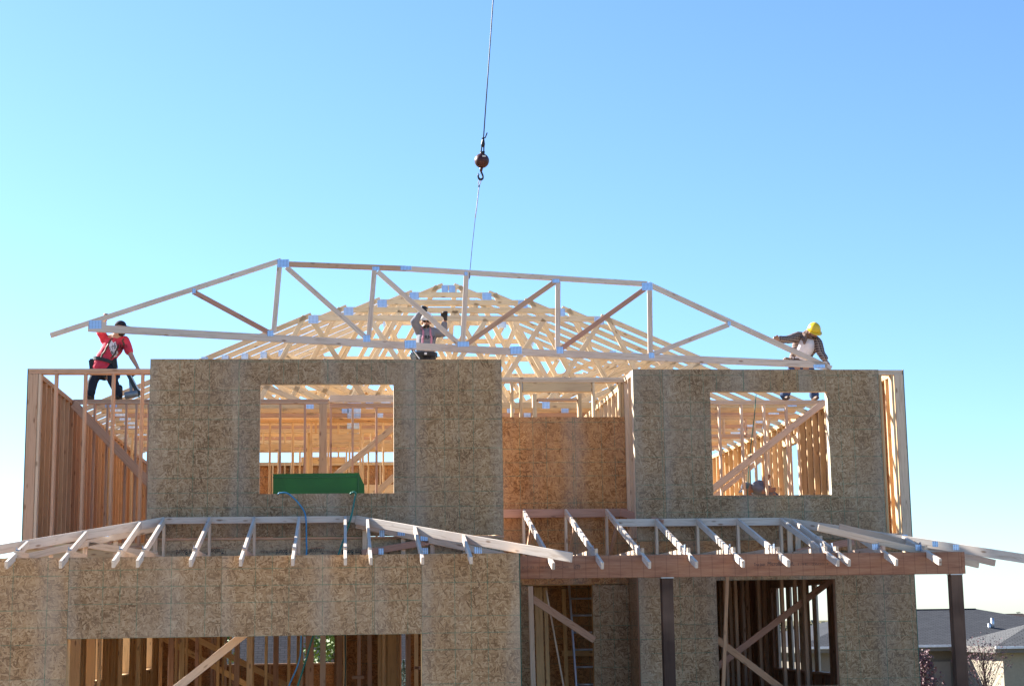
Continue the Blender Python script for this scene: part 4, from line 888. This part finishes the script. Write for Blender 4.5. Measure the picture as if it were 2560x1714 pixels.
lathe('drum', [(0, .05), (.015, .06), (.20, .06), (.215, .05)], Pz(312, 989, -.17), Pz(344, 983, -.17), ng, 'grey_tool', 16); lathe('hose_fitting', [(0, .012), (.05, .012)], Pz(347, 985, -.17), Pz(348, 995, -.17), ng, 'teal_tool', 8)

# --- worker with the white hard hat
Y2 = 27.72
Pz = lambda x, y, dy=0: PY(x, y, Y2+dy)
p2 = node('person', None, (Pz(1064, 900).x, Y2, HT), 'man in white hard hat and grey sweatshirt with both arms raised behind the truss', 'person')
hc = Pz(1066, 803, -.05); hf = V((-.1, -1, -.22)); hu = V((0, -.15, 1)); nb_ = Pz(1065, 822); shL, shR = Pz(1049, 829), Pz(1083, 829); el1, wr1 = Pz(1036, 806, -.12), Pz(1053, 780, -.2); el2, wr2 = Pz(1108, 833, -.05), Pz(1113, 794, -.14)
ch = Pz(1066, 842); wa = Pz(1064, 872); hp_ = Pz(1063, 888); hL, hR = Pz(1054, 895), Pz(1074, 895); fL, fR = V((hL.x-.12, Y2-.02, HT-.01)), V((hR.x+.14, Y2-.02, HT-.01)); kL, kR = hL.lerp(fL, .5)+V((0, -.08, 0)), hR.lerp(fR, .5)+V((0, -.08, 0)); aL, aR = fL+V((0, 0, .1)), fR+V((0, 0, .1))
blob('body', head(hc, hf, hu)+[(nb_, .058, hc-V((0, 0, .05)), .052), (nb_, .09, ch, .15), (ch, .15, wa, .13), (wa, .13, hp_, .13), (shL, .06, nb_, .08), (shR, .06, nb_, .08), (shL, .055, el1, .045), (el1, .044, wr1, .03), (shR, .055, el2, .044), (el2, .044, wr2, .03), (hp_, .1, kL, .06), (hp_, .1, kR, .06), (kL, .06, aL, .042), (kR, .06, aR, .042)]+hand(wr1, V((.5, -.2, .8)), V((.6, -.3, -.5)), .9)+hand(wr2, V((-.05, -.3, .9)), V((-1, 0, 0)), .9), p2, 'skin', .0085, 3)
face_bits(p2, hc, hf, hu, True, True)
cap_shell('hard_hat', p2, hc+V((.0, .0, .035)), V((-.05, -1, -.12)), V((0, -.12, 1)), (.108, .132, .135), 'white_plastic', .035, True)
sh2 = blob('sweatshirt', [(nb_-V((0, 0, .015)), .085, ch, .17), (shL, .09, ch, .15), (shR, .09, ch, .15), (ch, .172, wa, .16), (wa, .16, hp_+V((0, 0, .03)), .16), (shL, .088, el1, .07), (el1, .068, el1.lerp(wr1, .8), .052), (shR, .088, el2, .074), (el2, .07, el2.lerp(wr2, .62), .055)], p2, 'grey_cotton', .011, 4, .010, 8)
for wr, dv, sd in ((wr1, V((.5, -.2, .8)), V((.6, -.3, -.5))), (wr2, V((-.05, -.3, .9)), V((-1, 0, 0)))):
    blob('glove', [(a_, ra+.006, b_, rb+.006) for a_, ra, b_, rb in hand(wr, dv, sd, .9)]+[(wr-dv.normalized()*.03, .036, wr, .034)], p2, 'black_leather', .007, 2)
blob('trousers', [(hp_, .155, hL.lerp(hR, .5)-V((0, 0, .05)), .15), (hL, .105, kL, .082), (hR, .105, kR, .082), (kL, .082, aL, .07), (kR, .082, aR, .07)], p2, 'black_denim', .011, 4, .007, 10)
boots(p2, [fL, fR], V((0, -1, 0)))
belt(p2, hp_+V((.01, 0, .0)), (.185, .18), 0, 'black_leather', .07); pouch(p2, Pz(1049, 896, -.1), .12, .2, .14); pouch(p2, Pz(1081, 895, -.06), .1, .2, .14)
box('belt_buckle', Pz(1061, 886, -.21), Pz(1067, 881, -.2), p2, 'galvanized')
strap('suspender', [Pz(1055, 818, -.1), Pz(1056, 832, -.2), Pz(1053.5, 850, -.2), Pz(1052, 872, -.2)], .034, p2, 'pink_web', sh2)
strap('suspender', [Pz(1077, 819, -.1), Pz(1080, 832, -.2), Pz(1082, 850, -.2), Pz(1081, 872, -.2)], .034, p2, 'pink_web', sh2)
a = PY(1053, 844, Y2-.3); o = text('shirt_lettering', 'ARMY', .092, a, (math.pi/2, 0, 0), p2, 'ink'); drape(o, sh2, off=.006)
g2 = node('nail_gun', None, tuple(Pz(1040, 886, -.2)), 'slotted black nail gun hanging at the grey-sweatshirted worker\'s belt', 'nail gun')
board('magazine', Pz(1031, 873, -.25), Pz(1050, 899, -.25), .05, .03, g2, 'black_plastic', (1, 0, 0)); board('nail_strip', Pz(1033, 876, -.268), Pz(1049, 897, -.268), .02, .01, g2, 'galvanized', (1, 0, 0))
lathe('body', [(0, .03), (.03, .038), (.17, .036), (.22, .02)], Pz(1027, 882, -.25), Pz(1036, 902, -.25), g2, 'grey_tool', 12); board('handle', Pz(1030, 888, -.25), Pz(1040, 884, -.25), .035, .03, g2, 'teal_tool')

# --- worker with the yellow hard hat
Y3 = 27.5
Pz = lambda x, y, dy=0: PY(x, y, Y3+dy)
p3 = node('person', None, (Pz(2000, 1000).x, Y3, HT), 'man in yellow hard hat and plaid shirt bending to steady the lower truss end', 'person')
hc = Pz(2034, 828, -.22); hf = V((.30, -.78, -.62)); hu = V((.15, -.62, .78)); nb_ = Pz(2021, 839, -.08); shL, shR = Pz(1997, 841, -.04), Pz(2043, 855, -.10); el1, wr1 = Pz(1968, 849, -.22), Pz(1946, 847, -.36); el2, wr2 = Pz(2052, 880, -.16), Pz(2064, 900, -.26)
ch = Pz(2016, 862, -.05); wa = Pz(2002, 890, .06); hp_ = Pz(1999, 905, .12); hL, hR = Pz(1989, 914, .12), Pz(2012, 914, .12); fL, fR = V((PY(1964, 1000, 27.4).x, 27.4, HT)), V((PY(2037, 1000, 27.4).x, 27.4, HT)); aL, aR = fL+V((0, .03, .1)), fR+V((0, .03, .1)); kL, kR = hL.lerp(aL, .5)+V((-.05, -.12, 0)), hR.lerp(aR, .5)+V((.05, -.12, 0))
blob('body', head(hc, hf, hu)+[(nb_, .058, hc-hu.normalized()*.05, .052), (nb_, .09, ch, .14), (ch, .14, wa, .13), (wa, .13, hp_, .13), (shL, .06, nb_, .08), (shR, .06, nb_, .08), (shL, .055, el1, .045), (el1, .044, wr1, .03), (shR, .055, el2, .044), (el2, .044, wr2, .03), (hp_, .1, kL, .06), (hp_, .1, kR, .06), (kL, .06, aL, .042), (kR, .06, aR, .042)]+hand(wr1, V((-.95, -.35, .12)), V((-.1, -.5, .6)), .6, pn=V((-.2, -.3, -1)))+hand(wr2, V((.55, -.4, -.8)), V((-.5, -.6, 0)), .5), p3, 'skin', .0085, 3)
face_bits(p3, hc, hf, hu, True)
cap_shell('hard_hat', p3, hc+hu.normalized()*.028, hf, hu, (.108, .132, .135), 'yellow_plastic', .045, True)
sh3 = blob('undershirt', [(nb_-V((0, -.02, .05)), .09, ch, .155), (ch, .16, wa, .15), (wa, .15, hp_+V((0, 0, .02)), .15)], p3, 'white_cotton', .011, 4, .008, 8)
sl_, sr_ = (ch+V((-.115, -.02, 0))), (ch+V((.125, -.02, 0)))
blob('plaid_shirt', [(shL, .09, nb_+V((-.05, .05, -.02)), .085), (shR, .09, nb_+V((.06, .05, -.03)), .085), (shL, .085, el1, .072), (el1, .070, el1.lerp(wr1, .85), .056), (shR, .085, el2, .074), (el2, .07, el2.lerp(wr2, .75), .06), (shL+V((.0, .02, -.03)), .085, wa+V((-.10, -.02, .02)), .085), (shR+V((-.01, .02, -.03)), .085, wa+V((.125, -.02, .02)), .08), (wa+V((-.11, 0, .0)), .085, hp_+V((-.12, 0, .02)), .075), (wa+V((.12, -.02, .0)), .08, wa+V((.13, -.04, -.07)), .065), (ch+V((0, .1, .02)), .13, wa+V((0, .07, 0)), .14)], p3, 'plaid', .011, 4, .010, 9)
blob('neck_cloth', [(hc-hf.normalized()*.06-hu.normalized()*.02, .07, nb_+V((-.05, -.03, .01)), .07), (nb_+V((-.05, -.03, .01)), .065, nb_+V((-.10, -.09, -.06)), .055), (nb_+V((-.08, -.10, -.04)), .05, Pz(2011, 857, -.23), .022), (nb_+V((0, -.08, -.02)), .055, nb_+V((.03, -.14, -.05)), .03)], p3, 'brown_cloth', .009, 3, .014, 14)
blob('jeans', [(hp_-V((0, 0, .02)), .15, hL.lerp(hR, .5)-V((0, 0, .05)), .15), (hL, .11, kL, .09), (hR, .11, kR, .09), (kL, .09, aL, .085), (kR, .09, aR, .085)], p3, 'blue_denim', .011, 4, .008, 10)
boots(p3, [fL, fR], V((.1, -1, 0)).normalized(), 'brown_leather')
belt(p3, hp_+V((.0, 0, .02)), (.172, .165), 0, 'brown_leather', .05); pouch(p3, Pz(1968, 905, .0), .14, .15, .12, 'tan_leather'); pouch(p3, Pz(1978, 903, -.06), .07, .12, .1, 'brown_leather'); pouch(p3, Pz(1981, 893, .05), .06, .1, .1, 'white_cotton')

# --- worker crouching inside
Y4 = 28.5
Pz = lambda x, y, dy=0: PY(x, y, Y4+dy)
p4 = node('person', None, (Pz(1905, 1240).x, Y4, HF), 'person in grey T-shirt crouching low behind the second window sill', 'person')
sho = Pz(1890, 1215, -.1); sh2_ = Pz(1884, 1222, .15); hip4 = Pz(1930, 1248, .1); ch4 = Pz(1898, 1222); hd4 = Pz(1868, 1222, -.08); elb = Pz(1908, 1228, -.22); wr4 = Pz(1920, 1225, -.3); raised = Pz(1912, 1206, -.15); foot = [V((hip4.x+dx, Y4+.1, HF)) for dx in (-.14, .14)]
blob('body', head(hd4, V((-.8, -.3, -.6)), V((-.5, -.2, .8)))+[(sho, .06, elb, .045), (elb, .045, wr4, .03), (sh2_, .06, Pz(1880, 1250, .1), .045), (ch4, .14, hip4, .14), (hd4, .05, ch4, .09), (hip4, .1, foot[0]+V((0, -.25, .42)), .06), (hip4, .1, foot[1]+V((0, -.25, .42)), .06), (foot[0]+V((0, -.25, .42)), .055, foot[0]+V((0, 0, .08)), .04), (foot[1]+V((0, -.25, .42)), .055, foot[1]+V((0, 0, .08)), .04), (Pz(1912, 1219, -.1), .05, Pz(1916, 1212, -.2), .04), (Pz(1916, 1212, -.2), .042, Pz(1911, 1203, -.2), .03)]+hand(wr4, V((.9, -.2, .1)), V((0, 0, 1)), .5)+hand(Pz(1911, 1203, -.2), V((.6, 0, .7)), V((-.6, 0, .5)), .5), p4, 'skin', .01, 3)
blob('shirt', [(ch4, .165, hip4+V((-.06, 0, .05)), .155), (sho, .095, ch4, .14), (sh2_, .09, ch4, .13), (sho, .085, sho.lerp(elb, .7), .075), (sh2_, .08, sh2_-V((0, 0, .18)), .07)], p4, 'grey_cotton', .012, 4, .01, 8)
blob('trousers', [(hip4, .15, hip4-V((0, 0, .05)), .15)]+[(hip4, .1, f_+V((0, -.25, .42)), .08) for f_ in foot]+[(f_+V((0, -.25, .42)), .08, f_+V((0, 0, .1)), .065) for f_ in foot], p4, 'blue_denim', .012, 3)
boots(p4, foot, V((0, -1, 0)))
cap_shell('cap', p4, hd4+V((-.02, 0, .04)), V((-.8, -.3, -.5)), V((-.4, -.1, .9)), (.085, .10, .08), 'grey_cotton', .08)

# ------------------------------------------------------------------ neighbouring houses and planting
def hip_house(name, x0, x1, y0, y1, zg, ze, zr, label, wall='stucco', roof='shingle', ov=.5, ridge=None, group=None):
    h = node(name, None, ((x0+x1)/2, (y0+y1)/2, zg), label, 'house', group)
    vs = [(x, y, z) for z in (zg, ze) for (x, y) in ((x0, y0), (x1, y0), (x1, y1), (x0, y1))]
    from_data('wall', vs, [(0, 1, 5, 4), (1, 2, 6, 5), (2, 3, 7, 6), (3, 0, 4, 7)], h, wall)
    half = (y1-y0)/2+ov; ym = (y0+y1)/2; ra, rb = ridge or (x0-ov+half, x1+ov-half)
    c = [(x0-ov, y0-ov, ze), (x1+ov, y0-ov, ze), (x1+ov, y1+ov, ze), (x0-ov, y1+ov, ze), (ra, ym, zr), (rb, ym, zr)]
    c2 = [(a, b, z-.2) for a, b, z in c[:4]]
    r = from_data('roof', c+c2, [(0, 1, 5, 4), (2, 3, 4, 5), (1, 2, 5), (3, 0, 4), (6, 9, 8, 7)], h, roof)
    from_data('fascia', c[:4]+c2, [(0, 4, 5, 1), (1, 5, 6, 2), (2, 6, 7, 3), (3, 7, 4, 0)], h, 'trim_paint')
    board('gutter', (x0-ov, y0-ov-.05, ze-.03), (x1+ov, y0-ov-.05, ze-.03), .08, .09, h, 'white_trim')
    board('ridge_cap', (ra, ym, zr+.004), (rb, ym, zr+.004), .02, .22, h, roof)
    return h, r
def opening(h, name, x0, x1, z0, z1, y, mat, frame='white_trim'):
    f = box(name, (x0, y-.05, z0), (x1, y+.02, z1), h, frame); box('pane', (x0+.06, y-.06, z0+.06), (x1-.06, y-.051, z1-.06), f, mat); return f
# house beyond the porch
YN = 56.; e0 = PY(2300, 1612, YN); zg = -1.35; zr = PY(2400, 1521, YN+5).z; rl, rr2 = PY(2290, 1521, YN+5).x, PY(2450, 1523, YN+5).x
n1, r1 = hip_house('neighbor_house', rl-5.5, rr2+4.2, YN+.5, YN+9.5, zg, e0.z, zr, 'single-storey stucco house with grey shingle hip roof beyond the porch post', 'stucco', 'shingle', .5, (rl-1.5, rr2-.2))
opening(n1, 'garage_door', PY(2328, 1650, YN+.5).x, PY(2378, 1650, YN+.5).x, zg, PY(2350, 1648, YN+.5).z, YN+.5, 'door_paint', 'trim_paint')
opening(n1, 'entry_recess', PY(2428, 1650, YN+.5).x, PY(2490, 1650, YN+.5).x, zg, PY(2450, 1625, YN+.5).z, YN+.5, 'glass_dark', 'trim_paint')
for x, y in ((2482, 1554), (2474, 1556)):
    p = PY(x, y+12, YN+2.2); lathe('vent_pipe', [(0, .06), (.42 if x > 2480 else .25, .06)], p-V((0, 0, .1)), p+V((0, 0, 1)), r1, 'galvanized', 10)
wx0 = PY(2508, 1612, YN-3.5).x
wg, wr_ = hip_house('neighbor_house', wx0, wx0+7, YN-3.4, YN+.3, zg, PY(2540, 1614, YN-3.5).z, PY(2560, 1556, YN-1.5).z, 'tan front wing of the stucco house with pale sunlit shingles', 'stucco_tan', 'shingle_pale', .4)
opening(wg, 'window', wx0+1.6, wx0+3.2, zg+.9, zg+2.1, YN-3.4, 'glass_dark')
for i, (x, y, w_) in enumerate(((2470, 1529, 9), (2525, 1533, 14))):
    p = PY(x, y, 150+i*20); hip_house('distant_house', p.x-w_/2, p.x+w_/2, p.y, p.y+8, -1.7, p.z-1.2, p.z, ('far-off house with a pale roof on the horizon line', 'far-off house with a dark red-brown roof on the horizon line')[i], 'stucco_tan', ('shingle_warm', 'shingle_red')[i], .4)
# houses seen through the framed openings
z_e = PY(700, 1700, 52).z
bh, br2 = hip_house('neighbor_house', -9, 8, 52, 62, -1.4, 1.0, 4.3, 'house with brown-grey shingle roof behind the garage opening', 'stucco', 'shingle_warm', .5)
rh, _ = hip_house('neighbor_house', 17.5, 26, 80, 89, -1.7, .3, 1.75, 'low house seen between the posts of the ground-storey side window', 'stucco_tan', 'shingle', .5)
opening(rh, 'window', 20, 21.5, -.9, .0, 80, 'glass_dark')
lh, _ = hip_house('neighbor_house', -24, -11, 34, 48, -1., 2.0, 4.3, 'dark grey house beyond the garage side windows', 'trim_paint', 'shingle', .5)
opening(lh, 'window', -14, -12.6, .5, 1.6, 34, 'glass_dark')

def leafy(name, base, h, rad, mat, label, cat='tree', n=900, leaf=.09, branch=26, columnar=False, upright=.6, gap=.25):
    t = node(name, None, base, label, cat); b = V(base)
    tube('trunk', [b-V((0, 0, .1)), b+V((.03, 0, h*.4)), b+V((-.02, .03, h*.8))], [.07, .05, .015], t, 'bark', 7)
    vs = []; fs = []; r_ = random.Random(hash(label) % 1000 if False else len(label)); tips = []
    bv = []; bf = []
    for i in range(branch):
        z = h*(.12+.75*i/branch); a = i*2.4; L = rad*(1-.55*i/branch)*r_.uniform(.7, 1.1)
        p0 = b+V((0, 0, z)); p1 = p0+V((math.cos(a)*L, math.sin(a)*L, L*upright*2))
        tips.append((p0, p1))
        s = V((-math.sin(a), math.cos(a), 0))*.012
        k = len(bv); bv += [p0-s, p0+s, p1, p0+V((0, 0, .02)), p1+V((0, 0, .008))]; bf += [(k, k+1, k+2), (k, k+3, k+4, k+2), (k+1, k+2, k+4, k+3)]
    from_data('branches', bv, bf, t, 'bark')
    for i in range(n):
        p0, p1 = tips[r_.randrange(len(tips))]; c = p0.lerp(p1, r_.random()**.6)+V((r_.gauss(0, .07), r_.gauss(0, .07), r_.gauss(0, .08)))*rad*1.2
        u = V((r_.gauss(0, 1), r_.gauss(0, 1), r_.gauss(0, 1))).normalized(); w = u.orthogonal().normalized(); l = leaf*r_.uniform(.6, 1.3); k = len(vs)
        vs += [c-u*l*.5, c+w*l*.3, c+u*l*.5, c-w*l*.3]; fs.append((k, k+1, k+2, k+3))
    o = from_data('crown', vs, fs, t, mat); o['kind'] = 'stuff'; return t
p = PY(2312, 1700, 47); leafy('ornamental_tree', (p.x, p.y, gz(p.x, p.y)), PY(2312, 1622, 47).z-gz(p.x, p.y), .5, 'leaf_red', 'slender red-leaved young tree next to the sheathed corner wall', n=900, leaf=.10)
p = PY(2462, 1700, 46); leafy('ornamental_tree', (p.x, p.y, gz(p.x, p.y)), PY(2462, 1625, 46).z-gz(p.x, p.y), .95, 'leaf_red', 'wide sparse reddish tree in front of the tan house wing', n=700, leaf=.07, branch=60, upright=.8)
p = PY(826, 1640, 47); leafy('leafy_tree', (p.x+.1, 47, -1.2), 5.2, 1.3, 'leaf_green', 'sunlit green tree behind the rear garage window', n=2600, leaf=.16, branch=40)
p = PY(560, 1610, 48); leafy('leafy_tree', (p.x-.2, 48, -1.2), 4.4, .7, 'leaf_green', 'small green tree beside the brown-grey shingle roof', n=1200, leaf=.14)
# distant trees
r_ = random.Random(11); vs, fs = [], []
for i in range(420):
    x = r_.uniform(-150, 520); y = r_.uniform(430, 520); R2 = r_.uniform(1.5, 3.2); c = V((x, y, -1.7+R2*.55))
    for j in range(26):
        u = V((r_.gauss(0, 1), r_.gauss(0, 1), r_.gauss(0, .6))).normalized(); w = u.orthogonal().normalized(); p = c+u*R2*r_.uniform(.5, 1.1); q = u.cross(w); l = r_.uniform(.4, .9); k = len(vs)
        vs += [p-w*l, p+q*l, p+w*l, p-q*l]; fs.append((k, k+1, k+2, k+3))
tag(from_data('treeline', vs, fs, None, 'leaf_haze'), 'low hazy line of far-off trees on the horizon', 'trees', None, 'stuff')
# spruce
p = PY(1009, 1648, 44); b = V((p.x, 44, -1.1)); h = p.z-b.z
st_ = node('spruce_tree', None, tuple(b), 'small blue spruce seen through the narrow rear garage gap', 'tree'); tube('trunk', [b, b+V((0, 0, h))], [.05, .008], st_, 'bark', 6); vs = []; fs = []; r_ = random.Random(3)
for i in range(1500):
    t_ = r_.random()**.7; a = r_.uniform(0, 6.28); R2 = (1-t_)*.75*r_.uniform(.5, 1); c = b+V((math.cos(a)*R2, math.sin(a)*R2, h*(.05+.95*t_)-R2*.25)); d_ = V((math.cos(a), math.sin(a), .35)); s_ = V((-math.sin(a), math.cos(a), 0)); k = len(vs); l = .16*(1.1-t_*.6)
    vs += [c-d_*l*.5, c+s_*.02, c+d_*l*.5, c-s_*.02]; fs.append((k, k+1, k+2, k+3))
o = from_data('crown', vs, fs, st_, 'needle_blue'); o['kind'] = 'stuff'

GROUPS = {'person': 'framing crew on the house', 'neighbor_house': 'neighbouring houses', 'distant_house': 'far houses on the horizon', 'ornamental_tree': 'red-leaved garden trees', 'leafy_tree': 'green trees behind the house', 'nail_gun': 'pneumatic nail guns', 'air_hose': 'air hoses over the sill', 'power_cord': 'hanging cords'}
for o in S.objects:
    g_ = GROUPS.get(o.name.split('.')[0])
    if g_ and o.parent is None: o['group'] = g_
bpy.data.scenes.remove(TMP)
